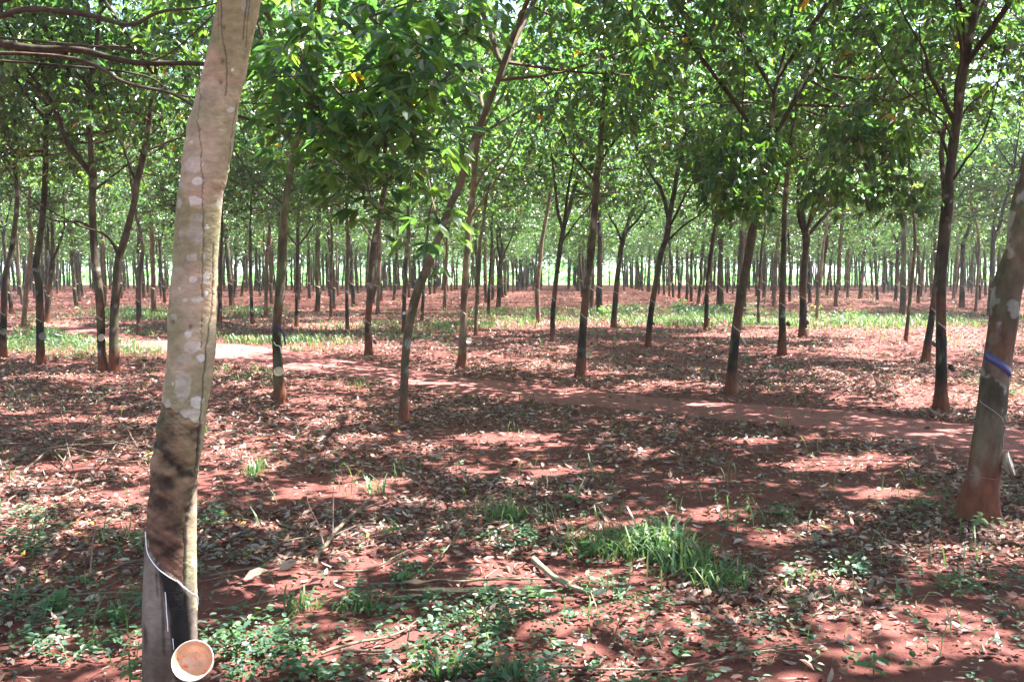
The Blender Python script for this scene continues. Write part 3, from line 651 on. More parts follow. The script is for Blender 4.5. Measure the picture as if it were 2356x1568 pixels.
tr((928,765), [(928,765,9),(930,700,9),(933,601,9),(940,540,8)], [], 'b', 1.15, .9, 'trunk with a pale cut seen just behind the foot of the leaning tree', G3, seed=28)
tr((868,722), [(868,722,8),(872,640,8),(874,560,7)], [], 'r', 1.2, .5, 'reddish trunk close behind the path-side green trunk', G3, seed=29)
tr((970,738), [(970,738,7),(975,660,7),(978,580,6)], [], 'b', 1.15, .8, 'dark trunk seen right of the leaning tree foot, further back', G3, seed=30)
tr((1021,715), [(1021,715,7),(1026,640,7),(1028,566,6)], [[(1028,566,4),(1018,545,3)]], 'r', 1.15, .3, 'reddish cut trunk between the leaning tree and the pale forked one', G3, seed=31)
tr((1094,773), [(1094,773,8),(1096,707,8),(1102,600,9),(1104,566,8)], [], 'g', 1.2, .2, 'mossy green trunk immediately right of the pale forked one', G3, seed=32)
tr((1123,722), [(1123,722,7),(1127,636,6),(1132,560,6)], [], 'b', 1.15, .9, 'small brown trunk right of the mossy green one', G3, seed=33)
tr((1146,707), [(1146,707,10),(1150,650,10),(1152,601,10),(1156,570,7)], [[(1152,600,6),(1146,570,5)], [(1152,595,5),(1166,570,4)]], 'd', 1.1, .7, 'stout dark forked trunk further back between the pale forked tree and the centre', G3, seed=34)
tr((1240,744), [(1240,744,10),(1236,671,11),(1243,601,9),(1248,548,9),(1264,460,8)], [], 'p', 1.2, .7, 'pale bent trunk left of the thin near-black fork at the centre', G3, seed=35)
tr((1411,752), [(1411,752,13),(1419,654,12),(1430,566,12),(1440,530,11),(1451,495,8)], [[(1432,560,7),(1418,525,5),(1400,495,4)], [(1440,535,6),(1470,500,5)]], 'd', 1.15, .8, 'dark trunk with white cut and cup in the sunlit weeds beyond the straight brown one', G3, seed=36)
tr((1624,760), [(1624,760,10),(1628,654,9),(1641,548,9),(1648,513,9)], [[(1646,520,6),(1636,480,5),(1634,440,3)], [(1648,516,6),(1662,470,4)]], 'd', 1.15, 1.0, 'narrow black trunk with a white cut, left of the leaning one with blue-green leaves', G3, seed=37)
tr((1877,738), [(1877,738,7),(1884,671,7),(1890,620,6),(1894,566,6)], [], 'p', 1.2, 0, 'pale sunlit thin trunk right behind the bowl-shaped black tree', G3, seed=38)
tr((2276,728), [(2276,728,11),(2282,636,11),(2286,560,9)], [], 'd', 1.1, .6, 'dark trunk directly left of the right edge trunk, far back', G3, seed=39)
tr((2213,707), [(2213,707,12),(2215,620,11),(2217,560,10)], [], 'd', 1.1, .6, 'stout dark trunk right of the tall many-limbed tree, far back', G3, seed=40)
tr((2245,717), [(2245,717,7),(2249,640,6),(2252,570,6)], [], 'r', 1.1, .2, 'reddish thin trunk between the two far dark trunks at the right', G3, seed=41)
tr((2076,714), [(2076,714,11),(2077,650,10),(2079,600,9)], [], 'd', 1.1, .8, 'dark trunk far back behind the very thin leaning one', G3, seed=42)
tr((1780,703), [(1780,703,7),(1784,640,7),(1787,580,6)], [], 'r', 1.1, .3, 'reddish brown trunk left of the grey one, further back', G3, seed=43)
tr((1979,687), [(1979,687,9),(1982,640,8),(1987,590,7)], [], 'd', 1.1, .6, 'dark trunk right of a pair at the mouth of the right-hand aisle', G3, seed=44)
tr((1745,745), [(1745,700,7),(1748,640,7),(1752,570,6)], [], 'd', 1.2, .6, 'thin dark trunk just right of the leaning one with blue-green leaves', G3, seed=45)
tr((455,745), [(455,745,9),(457,640,9),(460,560,8)], [], 'd', 1.2, .6, 'dark trunk hidden behind the foreground trunk', G3, seed=46)
ROOTS = {}
for a, k in T:
    k = dict(k); a = list(a)
    base, line, limbs, tone, cut, blk, label, grp = a
    Yb = G(*base)[1]
    k.setdefault('nclump', 70 if Yb < 15 else 64 if Yb < 26 else 54); k.setdefault('per', 11 if Yb < 26 else 10); k.setdefault('whorl', 8); k.setdefault('size', .162 if Yb < 26 else .168)
    if Yb < 15: k.setdefault('crad', (3.8, 3.8, 3.0))
    k.setdefault('sides', 24 if Yb < 20 else 12)
    if Yb > 20: k.setdefault('crad', (3.4, 3.4, 3.2)); k.setdefault('zmin', 2.6)
    ROOTS[k['seed']] = make_tree(base, line, limbs, tone, cut, blk, label, grp, step=.04 if Yb < 20 else .1, **k)
# purple flap, latex on the olive-green trunk
r1, s1, o1 = ROOTS[1]; Y1 = o1[1]
tag(px_strip(s1, [(629,741),(634,748),(641,754),(648,760)], Y1, 9, .004, (.016, .015, .055), M_plastic, 'rain_guard_strip', r1, o1), 'dark purple plastic strip with a loose end hanging down')
b = Buf(); q0 = surf_px(s1, 647, 757, Y1, .01); q = [q0, q0+np.array([.025, -.02, -.05]), q0+np.array([.045, -.03, -.15]), q0+np.array([.05, -.03, -.2])]
tube(b, spline(q, 9), np.linspace(.02, .008, 9), 4, np.array([.016, .015, .055])); shift(b, o1); link('loose_strip_end', mkmesh('loose_strip_end', b, [M_plastic]), r1)
skin_line(s1, [(631,786),(636,793),(644,797),(647,812)], Y1, .006, (.7, .68, .6), M_latex, 'latex_line', r1, o1, lift=.5)
# low leafy bough of the leaning tree with blue-green leaves
r5, s5, o5 = ROOTS[5]; Y5 = o5[1]
leafy(r5, o5, [(1722,480,Y5),(1705,440,Y5),(1690,390,Y5),(1775,440,Y5),(1790,380,Y5)], [(1700,430,75,60,Y5-1.6,Y5,45),(1690,350,110,60,Y5-1.2,Y5+.6,45),(1760,330,60,50,Y5-.6,Y5+.6,16)], .15, 7, 1.3)
r6, s6, o6 = ROOTS[6]; Y6 = o6[1]
leafy(r6, o6, [(2148,292,Y6),(2106,278,Y6),(2074,261,Y6)], [(2010,310,110,45,Y6-1.5,Y6,34),(1960,420,110,50,Y6-1,Y6+.8,26),(2080,450,60,40,Y6-.5,Y6+.5,10)], .15, 7, 1.2)

# cups on the trunks
Yof = lambda s: ROOTS[s][2][1]
for s, x, y, dm, fac, lab, kw in [
    (1, 641, 854, 23, (0.1,-.85,.5), 'cream cup facing the viewer on the olive-green trunk with the purple flap', dict(inner=(.5,.42,.28))),
    (3, 1077, 783, 18, (.3,-.6,.75), 'whitish cup on the right side of the pale high-forking trunk', dict(inner=(.75,.66,.58))),
    (4, 1354, 813, 18, (.35,-.9,.3), 'dull cup on the right side of the straight brown trunk', dict(inner=(.4,.32,.2))),
    (5, 1711, 784, 19, (.8,-.35,.55), 'tilted cup swinging right of the trunk with blue-green leaves', dict(inner=(.45,.42,.36))),
    (6, 2190, 846, 20, (.85,.3,.4), 'black cup seen from behind on the tall many-limbed trunk', dict(col=(.06,.065,.06))),
    (8, 2149, 790, 16, (.8,.3,.5), 'dark cup on the trunk half behind the tall many-limbed one', dict(col=(.08,.08,.075))),
    (9, 233, 776, 17, (-.15,-.9,.35), 'cream cup on the left trunk of the joined pair', dict(inner=(.45,.38,.27))),
    (11, 98, 773, 17, (.2,-.95,.25), 'grey cup on the black-footed trunk near the left edge', dict(col=(.22,.2,.2))),
    (12, 8, 763, 14, (.2,-.95,.2), 'brown cup on the trunk cut by the left edge', dict(col=(.25,.18,.13))),
    (13, 863, 786, 12, (.8,.4,.4), 'small black cup right of the path-side green trunk', dict(col=(.04,.035,.035))),
    (16, 1814, 745, 13, (.8,.3,.4), 'dark cup on the right of the grey tall straight trunk', dict(col=(.06,.055,.05))),
    (17, 1857, 741, 12, (.8,.3,.5), 'dark cup on the right of the bowl-shaped black tree', dict(col=(.05,.045,.045))),
    (15, 1504, 744, 9, (.8,.3,.5), 'small dark cup on the dark slim trunk with the wide open fork', dict(col=(.05,.045,.045))),
    (19, 324, 746, 10, (.2,-.9,.3), 'small grey cup between the joined pair and the foreground trunk', dict(col=(.3,.24,.2))),
    (22, 510, 713, 8, (.5,-.7,.4), 'small cup on the thin dark trunk right of the foreground trunk', dict(col=(.3,.25,.2))),
    (23, 581, 713, 8, (.2,-.9,.3), 'tiny cup on the thin dark trunk left of the pink one', dict(col=(.22,.16,.12))),
    (25, 688, 710, 9, (.4,-.8,.4), 'small brownish cup on the dark forked trunk right of the olive-green one', dict(col=(.33,.22,.17))),
    (27, 806, 713, 8, (.7,-.2,.4), 'small black cup on the nearer of two thin trunks', dict(col=(.04,.04,.04))),
    (28, 930, 720, 8, (-.2,-.8,.4), 'small pale cup behind the leaning tree foot', dict(inner=(.6,.55,.5))),
    (36, 1425, 738, 9, (.8,-.4,.4), 'small grey cup on the trunk in the sunlit weeds', dict(col=(.3,.27,.22))),
    (37, 1632, 733, 8, (.7,.1,.4), 'small dark cup on the narrow black trunk with a white cut', dict(col=(.07,.06,.05))),
]:
    cup_px(x, y, Yof(s), dm, fac, lab, ROOTS[s][1], **kw)

# ------------------------------------------------------------------ trees behind, by rows
def variant(seed, light=False, nclump=34, per=11, size=.15):
    """shared data for far trees: (trunk, tapping_cut, crown)"""
    tone = ['d', 'b', 'd', 'g', 'b', 'p', 'd', 'r'][seed % 8]
    lean = rng.normal(0, .06, 2); fk = rng.uniform(2.9, 4.0); pts = [np.array([0, 0, -.12])]; rad = [rng.uniform(.085, .115)]
    z = 0; x = 0; y = 0
    while z < fk:
        z += .7; x += lean[0]*.7+rng.normal(0, .04); y += lean[1]*.7+rng.normal(0, .03); pts.append(np.array([x, y, z])); rad.append(rad[-1]*.955)
    st = Stem(pts, rad, .15); b = Buf(); stem_mesh(b, st, 8, TONE[tone], 1.1, .8, seed)
    sk_ = [st.c[-4:]]; sr_ = [st.r[-4:]]; nl = rng.integers(2, 5); a0 = rng.uniform(0, 6.28); tc = np.array(TONE[tone])*.85
    for k in range(nl):
        a = a0+k*2*np.pi/nl+rng.normal(0, .3); o = np.array([np.cos(a), np.sin(a), 0]); sp_ = rng.uniform(.35, 1.0); e = st.c[-1]; l = rng.uniform(3.2, 4.6)
        q = spline([e, e+o*sp_*.8+np.array([0, 0, l*.3]), e+o*sp_*1.7+np.array([0, 0, l*.65]), e+o*sp_*2.1+np.array([0, 0, l])], 10); rr = np.linspace(rad[-1]*.72, .015, 10)
        tube(b, q, rr, 6, tc); sk_.append(q[1:]); sr_.append(rr[1:])
    tm = mkmesh('trunk', b, [M_bark])
    b = cut_strip(st, R(195), R(330), 1.08, .95, .045, .001, .01, (.40, .34, .27), 8); cm = mkmesh('tapping_cut', b, [M_latex])
    b = Buf(); crown(b, np.concatenate(sk_), np.concatenate(sr_), np.array([x, y, 6.5]), np.array([3.3, 3.3, 3.5]), 2.6, nclump, per, size, False, .55, .004, True, 6, 1.0)
    return tm, cm, mkmesh('crown', b, [M_leaf, M_bark], False)
VAR = [variant(i) for i in range(12)]
def place(x, y, v, rz, sc, label, group):
    tm, cm, km = VAR[v]; r = empty('rubber_tree', (x, y, float(hgt(np.array([x]), np.array([y]))[0])), label, 'tree', group)
    r.rotation_euler = (0, 0, rz); r.scale = (sc, sc, sc)
    for n_, me in (('trunk', tm), ('crown', km)): link(n_, me, r)
    if cm is not None and y < 100:
        link('tapping_cut', cm, r)
    return r
far = []; side = []
rx, ry = 3.05, 6.1; sh = .053
for j in range(-3, 60):
    for i in range(-60, 61):
        x0 = i*rx*1.95+1.4; y0 = j*ry*.5-6
        if (i+j) % 2: x0 += 0
        x = x0+sh*y0+rng.normal(0, .18); y = y0+rng.normal(0, .25)
        if y > 135: continue
        half = .5145*y
        if y > 38.5:
            if abs(x) > half+3: continue
            if min([math.hypot(x-a, y-c) for a, c in UNIQ]+[9]) < 2.2: continue
            far.append((x, y))
        elif y > -9:
            if abs(x) < max(half, 0)+2.2 or abs(x) > max(half, 0)+8: continue
            if min([math.hypot(x-a, y-c) for a, c in UNIQ]+[9]) < 2.6: continue
            if y < 3 and math.hypot(x, y) < 3: continue
            side.append((x, y))
far.sort(key=lambda p: p[1])
print('FAR', len(far), 'SIDE', len(side))
FL = 'slim dark-footed rubber tree in the far rows beyond the sunlit strip'
for q, (x, y) in enumerate(far[:235]):
    place(x, y, int(rng.integers(0, 12)), rng.uniform(-.45, .45), rng.uniform(.86, 1.14), FL, 'far rows of rubber trees')
rest = far[235:]
if rest:
    b = Buf(); dat = []
    for tm, cm, km in VAR[:4]:
        pass
    def grab(me):
        V = np.empty(len(me.vertices)*3, np.float32); me.vertices.foreach_get('co', V); Q = np.empty(len(me.loops), np.int32); me.loops.foreach_get('vertex_index', Q)
        C = np.empty(len(me.vertices)*4, np.float32); me.color_attributes['Col'].data.foreach_get('color', C); return V.reshape(-1, 3), Q.reshape(-1, 4), C.reshape(-1, 4)[:, :3]
    small = []
    for s in range(4):
        tm = VAR[s][0]; bb = Buf(); S = rng.normal(0, 1, (110, 3))*np.array([1.7, 1.7, 1.5])+np.array([0, 0, 6.3]); S[:, 2] = np.maximum(S[:, 2], rng.uniform(2.2, 3.2, len(S)))
        shoots(bb, S, 6, .30, False, .0, 1.0); small.append((grab(tm), bb.data()))
    rest = rest+[(rng.uniform(-.54, .54)*yy, yy) for yy in rng.uniform(92, 137, 230)]
    for x, y in rest:
        (V, Q, C), (V2, Q2, C2, _) = small[int(rng.integers(0, 4))]; a = rng.uniform(0, 6.28); R_ = np.array([[math.cos(a), -math.sin(a), 0], [math.sin(a), math.cos(a), 0], [0, 0, 1]])
        b.add(V@R_.T+np.array([x, y, 0]), Q, C, 1); b.add(V2@R_.T+np.array([x, y, 0]), Q2, C2, 0)
    tag(link('distant_rubber_trees', mkmesh('distant_rubber_trees', b, [M_leaf, M_bark], False)), 'close-set far end of the rubber plantation seen as a screen of thin trunks', 'trees', None, 'stuff')
b = Buf(); n = 1500; x = rng.uniform(-95, 95, n); y = rng.uniform(141, 175, n)
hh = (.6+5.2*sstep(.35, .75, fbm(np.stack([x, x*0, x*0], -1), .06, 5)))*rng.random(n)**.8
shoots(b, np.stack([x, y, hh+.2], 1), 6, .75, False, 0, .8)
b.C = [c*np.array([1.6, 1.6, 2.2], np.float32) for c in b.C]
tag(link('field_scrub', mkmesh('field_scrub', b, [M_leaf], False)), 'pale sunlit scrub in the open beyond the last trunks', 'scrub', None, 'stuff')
for x, y in side:  # unseen neighbours in the rows, added so their crowns shade the ground
    if y < 16 and abs(x) < 11:
        org = np.array([x, y, 0]); rt = place(x, y, int(rng.integers(0, 8)), rng.uniform(0, 6.28), 1.05, 'unseen rubber tree beyond the edge of the view, added to shade the ground', 'unseen rubber trees added for shade')
        kid = [c_ for c_ in rt.children if c_.name.startswith('crown')][0]; ang = rt.rotation_euler.z; rt.rotation_euler.z = 0; rt.scale = (1, 1, 1)
        bb = Buf(); zs = np.linspace(4, 7, 8); sk2 = np.stack([zs*0, zs*0, zs], 1)+org
        crown(bb, sk2, np.full(8, .05), org+np.array([0, 0, 7.4]), np.array([3.7, 3.7, 2.9]), 4.4, 64, 11, .16, True, .55, .003, True, 8); shift(bb, org)
        kid.data = mkmesh('crown', bb, [M_leaf, M_bark], False); continue
    place(x, y, int(rng.integers(0, 8)), rng.uniform(0, 6.28), rng.uniform(1.0, 1.15), 'unseen rubber tree beyond the edge of the view, added to shade the ground', 'unseen rubber trees added for shade')

# ------------------------------------------------------------------ ground
def axis(lo, hi, d0, c0, c1, g):
    """coordinates with step d0 inside [c0,c1], growing outside"""
    a = list(np.arange(c0, c1, d0)); d = d0; x = a[-1]
    while x < hi: d *= g; x += d; a.append(min(x, hi))
    d = d0; x = a[0]; pre = []
    while x > lo: d *= g; x -= d; pre.append(max(x, lo))
    return np.array(pre[::-1]+a)
gx_ = axis(-1800, 1800, .10, -6, 7, 1.05); gy_ = axis(-200, 2500, .10, 2.6, 14, 1.035)
X, Yg = np.meshgrid(gx_, gy_, indexing='ij'); pp = np.stack([X, Yg, X*0], -1)
Z = hgt(X, Yg)+(vn(pp, 7, 8)-.5)*.012*(Yg < 16)+(vn(pp, 18, 9)-.5)*.006*(Yg < 14)
b = Buf(); ni, nj = X.shape; i = np.arange(ni-1)[:, None]*nj; j = np.arange(nj-1)[None]
b.add(np.stack([X, Yg, Z], -1), np.stack([i+j, i+nj+j, i+nj+j+1, i+j+1], -1), np.array([.3, .1, .07]))
tag(link('ground', mkmesh('ground', b, [M_soil])), kind='structure')
# trodden path
def path_obj(name, pts):
    q = spline(np.array([[*G(x, y)[:2], w_] for x, y, w_ in pts]), 150)
    T_ = np.gradient(q[:, :2], axis=0); T_ /= np.linalg.norm(T_, axis=1)[:, None]; Nn = np.stack([-T_[:, 1], T_[:, 0]], 1)
    m = 13; s = np.linspace(-1, 1, m); E = []
    for k in range(len(q)):
        e = np.array([q[k, 0], q[k, 1], 0.]); w1 = q[k, 2]*(1+.45*(fbm(e, 1.6, 3)-.5)+.15*(vn(e, 6, 4)-.5)); w2 = q[k, 2]*(1+.45*(fbm(e, 1.7, 13)-.5)+.15*(vn(e, 6, 14)-.5))
        E.append([q[k, :2]+Nn[k]*(t*(w1 if t > 0 else w2)) for t in s])
    E = np.array(E); zz = hgt(E[..., 0], E[..., 1])+.012-.016*(np.abs(s)[None]**6)
    pz = np.stack([E[..., 0], E[..., 1], E[..., 0]*0], -1); zz += (vn(pz, 7, 8)-.5)*.006
    bb = Buf(); i = np.arange(len(q)-1)[:, None]*m; j = np.arange(m-1)[None]
    bb.add(np.concatenate([E, zz[..., None]], -1), np.stack([i+j, i+m+j, i+m+j+1, i+j+1], -1), np.array([.3, .1, .07]))
    tag(link(name, mkmesh(name, bb, [M_path])), kind='structure'); return q
PQ = [path_obj('path', [(2700,1075,.85),(2356,1022,.8),(2050,980,.8),(1750,948,.75),(1500,927,.75),(1250,903,.75),(1000,876,.7),(800,850,.75),(640,826,.9),(520,806,1.1),(400,792,1.0),(250,776,.9),(120,750,.8),(-60,742,.8)])]
def path_d(x, y):
    d = np.full(x.shape, 99.)
    for q in PQ:
        for k in range(0, len(q), 2): d = np.minimum(d, np.hypot(x-q[k, 0], y-q[k, 1])/q[k, 2])
    return d
b = Buf(); b.add([[-900, 137, .03], [900, 137, .03], [900, 1500, .03], [-900, 1500, .03]], [[0, 1, 2, 3]], np.array([.11, .19, .075]))
tag(link('field', mkmesh('field', b, [M_field])), kind='structure')

def sample(n, y0, y1, marg=1.08, pw=0):
    """points evenly spread over the ground seen between two distances"""
    u = rng.random(n); y = np.sqrt(y0*y0+u*(y1*y1-y0*y0)); x = rng.uniform(-1, 1, n)*(.5145*y*marg+.4); return x, y
def ell(lst, x, y):
    """0..1 membership of ground points in marked patches"""
    p = np.stack([x, y, x*0], -1); px, py = proj(p); m = np.zeros(len(x)); wob = (fbm(p, 1.2, 71)-.5)*1.1
    for cx, cy_, a, c, s in lst:
        d = ((px-cx)/a)**2+((py-cy_)/c)**2; m = np.maximum(m, s*(1-sstep(.55, 1.15, d+wob)))
    return m
# dead leaves
LIT = np.array([[.40, .28, .235], [.32, .20, .155], [.46, .37, .33], [.20, .095, .065], [.26, .14, .10], [.13, .062, .042], [.36, .25, .21], [.17, .08, .055]])
b = Buf()
for n, y0, y1, s0, s1 in ((44000, 2.7, 8, .016, .08), (70000, 8, 18, .026, .09), (95000, 18, 42, .04, .115), (16000, 42, 90, .12, .22)):
    x, y = sample(n, y0, y1); p = np.stack([x, y, x*0], -1)
    dens = sstep(.36, .64, fbm(p, .8, 90))*.85+(.14 if y1 < 10 else .34); dens *= np.where(path_d(x, y) < 1.05, .06, 1)
    k = rng.random(n) < dens; x, y = x[k], y[k]; n = len(x)
    L = s0+(s1-s0)*rng.random(n)**1.7; a = rng.uniform(0, 6.28, n); tl = rng.normal(0, .13, n)
    D = np.stack([np.cos(a), np.sin(a), tl], 1); Nn = np.stack([rng.normal(0, .3, n), rng.normal(0, .3, n), np.ones(n)], 1)
    Z_ = hgt(x, y)+.010+np.abs(tl)*L*.5+rng.uniform(0, .012, n)
    c = LIT[rng.integers(0, len(LIT), n)]*rng.uniform(.35, 1.0, (n, 1)); yl = rng.random(n) < .006; c[yl] = (.5, .27, .05)
    leaves(b, np.stack([x, y, Z_], 1), D, Nn, L, L*rng.uniform(.32, .5, n), c, 0, rng.uniform(-.5, .6, n), rng.uniform(-.4, .5, n))
tag(link('leaf_litter', mkmesh('leaf_litter', b, [M_litter], False)), 'fallen dry rubber leaves scattered over the red soil', 'leaf litter', None, 'stuff')
# fine twigs and crumbs of the litter
b = Buf()
x, y = sample(1500, 2.7, 12)
for xx, yy in zip(x, y):
    a = rng.uniform(0, 6.28); l = rng.uniform(.06, .35)*.7; z = float(hgt(np.array([xx]), np.array([yy]))[0])+.012
    e = np.array([math.cos(a), math.sin(a), rng.normal(0, .06)])*l; p0 = np.array([xx, yy, z])
    tube(b, [p0, p0+e*.5+rng.normal(0, .06, 3)*l*np.array([1, 1, .2]), p0+e], [.0022, .002, .0012], 3, np.array([.28, .19, .14])*rng.uniform(.5, 1.3))
tag(link('twig_litter', mkmesh('twig_litter', b, [M_twig], False)), 'small dry twigs and leaf stalks lying among the fallen leaves', 'twigs', None, 'stuff')

# grass
GRASS = [(1560,1330,230,60,.22),(1300,1240,150,40,.22),(880,1100,160,30,.12),(1150,1190,80,32,.5),(590,1095,30,22,.8),(800,1120,50,22,.7),(1700,738,650,16,.6),(1600,742,220,13,1),(2000,748,260,11,1),(1150,750,150,9,.8),(300,800,330,34,.9),(350,722,150,16,1),(560,716,110,12,.9),(690,795,150,18,.8),
 (800,888,90,16,.6),(1040,912,90,9,.5),(2290,870,70,30,.5),(150,1390,190,90,.34),(60,1250,100,50,.25),(330,1480,60,60,.3),(640,1440,150,60,.35),(1000,1530,150,40,.25),(900,765,200,20,.5),(1950,690,300,10,.3),(560,870,90,20,.5),
 (1750,1200,120,22,.2),(1950,1045,70,14,.4),(1300,1180,120,20,.25),(250,1520,200,50,.35),(1250,720,250,10,.5),(2200,745,160,10,.6),(130,775,150,14,.9),(250,1255,120,40,.2),(1470,710,60,10,.8),(1620,715,80,8,.8)]
def blades(b, x, y, h, wdt, cols, lean=.5):
    n = len(x); a = rng.uniform(0, 6.28, n); o = np.stack([np.cos(a), np.sin(a), a*0], 1); z = hgt(x, y)
    B0 = np.stack([x, y, z], 1); le = rng.uniform(.1, lean, n)[:, None]*h[:, None]; up = np.array([0, 0, 1.])
    p1 = B0+up*h[:, None]*.5+o*le*.3; p2 = B0+up*h[:, None]*.85+o*le*.8; p3 = B0+up*h[:, None]*(1-.35*le/h[:, None])+o*le*1.5
    s = np.stack([-np.sin(a), np.cos(a), a*0], 1)*wdt[:, None]/2
    V = np.stack([B0-s*.7, B0+s*.7, p1+s, p1-s, p2+s*.75, p2-s*.75, p3+s*.08, p3-s*.08], 1); i = np.arange(n)[:, None]*8
    Q = np.concatenate([i+np.array([[0, 1, 2, 3]]), i+np.array([[3, 2, 4, 5]]), i+np.array([[5, 4, 6, 7]])]); b.add(V, Q, np.repeat(cols, 8, 0))
def gcol(n): return np.array([[.07, .135, .055], [.10, .17, .065], [.06, .115, .06], [.17, .19, .09]])[rng.integers(0, 4, n)]*rng.uniform(.7, 1.3, (n, 1))
b = Buf()
for n, y0, y1, h0, h1, wd in ((60000, 2.7, 9, .05, .17, .007), (60000, 9, 22, .06, .19, .011), (180000, 22, 46, .08, .25, .022), (26000, 46, 80, .12, .3, .03)):
    x, y = sample(n, y0, y1); m = ell(GRASS, x, y); p = np.stack([x, y, x*0], -1); cl = sstep(.42, .66, vn(p, 4.5, 60))*sstep(.3, .6, vn(p, .9, 61))
    k = rng.random(n) < np.maximum(m*(.10+.9*cl), .03*cl+.002)
    k &= ~((path_d(x, y) < .85) & (rng.random(n) < .97)); x, y = x[k], y[k]; n = len(x)
    blades(b, x, y, rng.uniform(h0, h1, n), rng.uniform(.7, 1.3, n)*wd, gcol(n), .9)
tag(link('grass', mkmesh('grass', b, [M_grass], False)), 'sparse green grass growing in patches on the red soil', 'grass', None, 'stuff')
# the distinct tufts
def tuft(px, py, wpx, dpx, n, h, label, wd=.011, cat='grass tuft'):
    g = G(px, py); k = g[1]/F; u = np.clip(rng.normal(0, .42, n), -.8, .8); v_ = np.clip(rng.normal(0, .42, n), -.8, .8); x = g[0]+u*wpx*k; y = g[1]+v_*dpx*k*g[1]/CZ
    bb = Buf(); blades(bb, x, y, h*rng.uniform(.25, 1, n)**1.3, rng.uniform(.6, 1.5, n)*wd, gcol(n), 1.15); off = np.array([g[0], g[1], 0]); shift(bb, off)
    o = link('grass_tuft', mkmesh('grass_tuft', bb, [M_grass], False), None, off); return tag(o, label, cat, 'grass tufts in the foreground')
tuft(1425,1275,75,30,170,.19,'left part of the largest grass clump, long blades leaning out over bare soil', .011)
tuft(1510,1275,85,34,240,.24,'tallest middle part of the largest grass clump with sunlit blade tips', .012)
tuft(1578,1305,75,32,170,.22,'right-hand part of the largest grass clump, blades bending right', .012)
tuft(1655,1345,70,26,110,.16,'grass clump at the lower right end of the largest clump', .013)
tuft(1165,1195,64,18,120,.15,'wispy grass clump left of and behind the largest clump', .009)
tuft(1345,1265,80,26,110,.14,'low grass clump touching the left end of the largest clump', .01)
tuft(582,1098,20,9,50,.16,'small dark upright grass tuft behind and right of the foreground trunk', .01)
tuft(862,1135,28,9,46,.17,'grass tuft bending left behind the two upright twigs', .01)
tuft(130,1400,26,8,26,.14,'broad-bladed grass tuft catching light at the lower left', .014)
tuft(270,1425,24,8,24,.13,'broad-bladed grass tuft just left of the foreground trunk foot', .014)
tuft(690,1400,60,18,60,.12,'grass tuft in front of the sunlit patch right of the foreground trunk', .010)
tuft(820,1405,70,18,50,.12,'dark grass tuft right of the tuft before the sunlit patch', .012)
tuft(1010,1560,50,8,46,.14,'pale grass tuft at the bottom edge below the brightest patch', .011)
tuft(1170,1565,40,6,30,.12,'curling grass tuft at the bottom edge left of centre', .012)

# creeping broad-leaved ground cover
COVER = [(300,1250,60,40,.3),(700,1560,200,40,.6),(1500,1600,300,30,.5),(480,1190,60,30,.2),(1180,1250,80,30,.4),(560,880,100,20,.4),(2100,1180,120,30,.2),(2300,900,60,20,.6),(1150,1490,420,80,.42),(620,1510,200,60,.5),(1350,1400,200,50,.35),(140,1420,220,120,.25),(1700,1500,200,60,.35),(950,1330,60,14,.4),(1000,1400,260,26,.35),(1900,1330,110,30,.35),(1750,1210,130,26,.25),(560,1460,90,40,.6),(2250,1380,110,50,.25),
         (300,1530,200,40,.5),(110,800,120,30,.9),(200,770,120,16,.7),(1570,722,80,12,1),(1440,715,50,8,1),(1680,720,80,10,1),(370,805,120,12,.7),(1960,740,60,10,.7),(1290,1560,260,30,.6),(80,1230,90,60,.25)]
def rosettes(b, x, y, hh, L, cols, per=6, dr=.2):
    n = len(x); z = hgt(x, y); B0 = np.repeat(np.stack([x, y, z+hh], 1), per, 0); a = rng.uniform(0, 6.28, n*per); rr = np.repeat(L, per)*rng.uniform(.1, 1.0, n*per)
    B0 = B0+np.stack([np.cos(a)*rr, np.sin(a)*rr, rng.normal(0, .25, n*per)*np.repeat(hh, per)], 1); B0[:, 2] = np.maximum(B0[:, 2], .012)
    a2 = a+rng.normal(0, .7, n*per); D = np.stack([np.cos(a2), np.sin(a2), rng.normal(.05, .25, n*per)], 1); Nn = np.stack([rng.normal(0, .3, n*per), rng.normal(0, .3, n*per), np.ones(n*per)], 1)
    LL = np.repeat(L, per)*rng.uniform(.7, 1.2, n*per); leaves(b, B0, D, Nn, LL, LL*.62, np.repeat(cols, per, 0)*rng.uniform(.8, 1.25, (n*per, 1)), 0, .1, .12)
b = Buf()
for n, y0, y1, s0, s1, h in ((30000, 2.7, 7, .018, .044, .10), (9000, 7, 16, .025, .05, .07), (16000, 16, 50, .06, .13, .3)):
    x, y = sample(n, y0, y1); m = ell(COVER, x, y); p = np.stack([x, y, x*0], -1); cl = sstep(.4, .62, vn(p, 3.8, 160))
    k = rng.random(n) < np.maximum(m*(.2+.8*cl), .012); k &= path_d(x, y) > .8
    x, y = x[k], y[k]; n = len(x); c = np.array([[.06, .125, .065], [.075, .14, .06], [.05, .105, .07]])[rng.integers(0, 3, n)]
    rosettes(b, x, y, rng.uniform(.2, 1, n)*h, rng.uniform(s0, s1, n), c, 6)
tag(link('ground_cover', mkmesh('ground_cover', b, [M_grass], False)), 'small broad-leaved weeds creeping between the dead leaves', 'weeds', None, 'stuff')

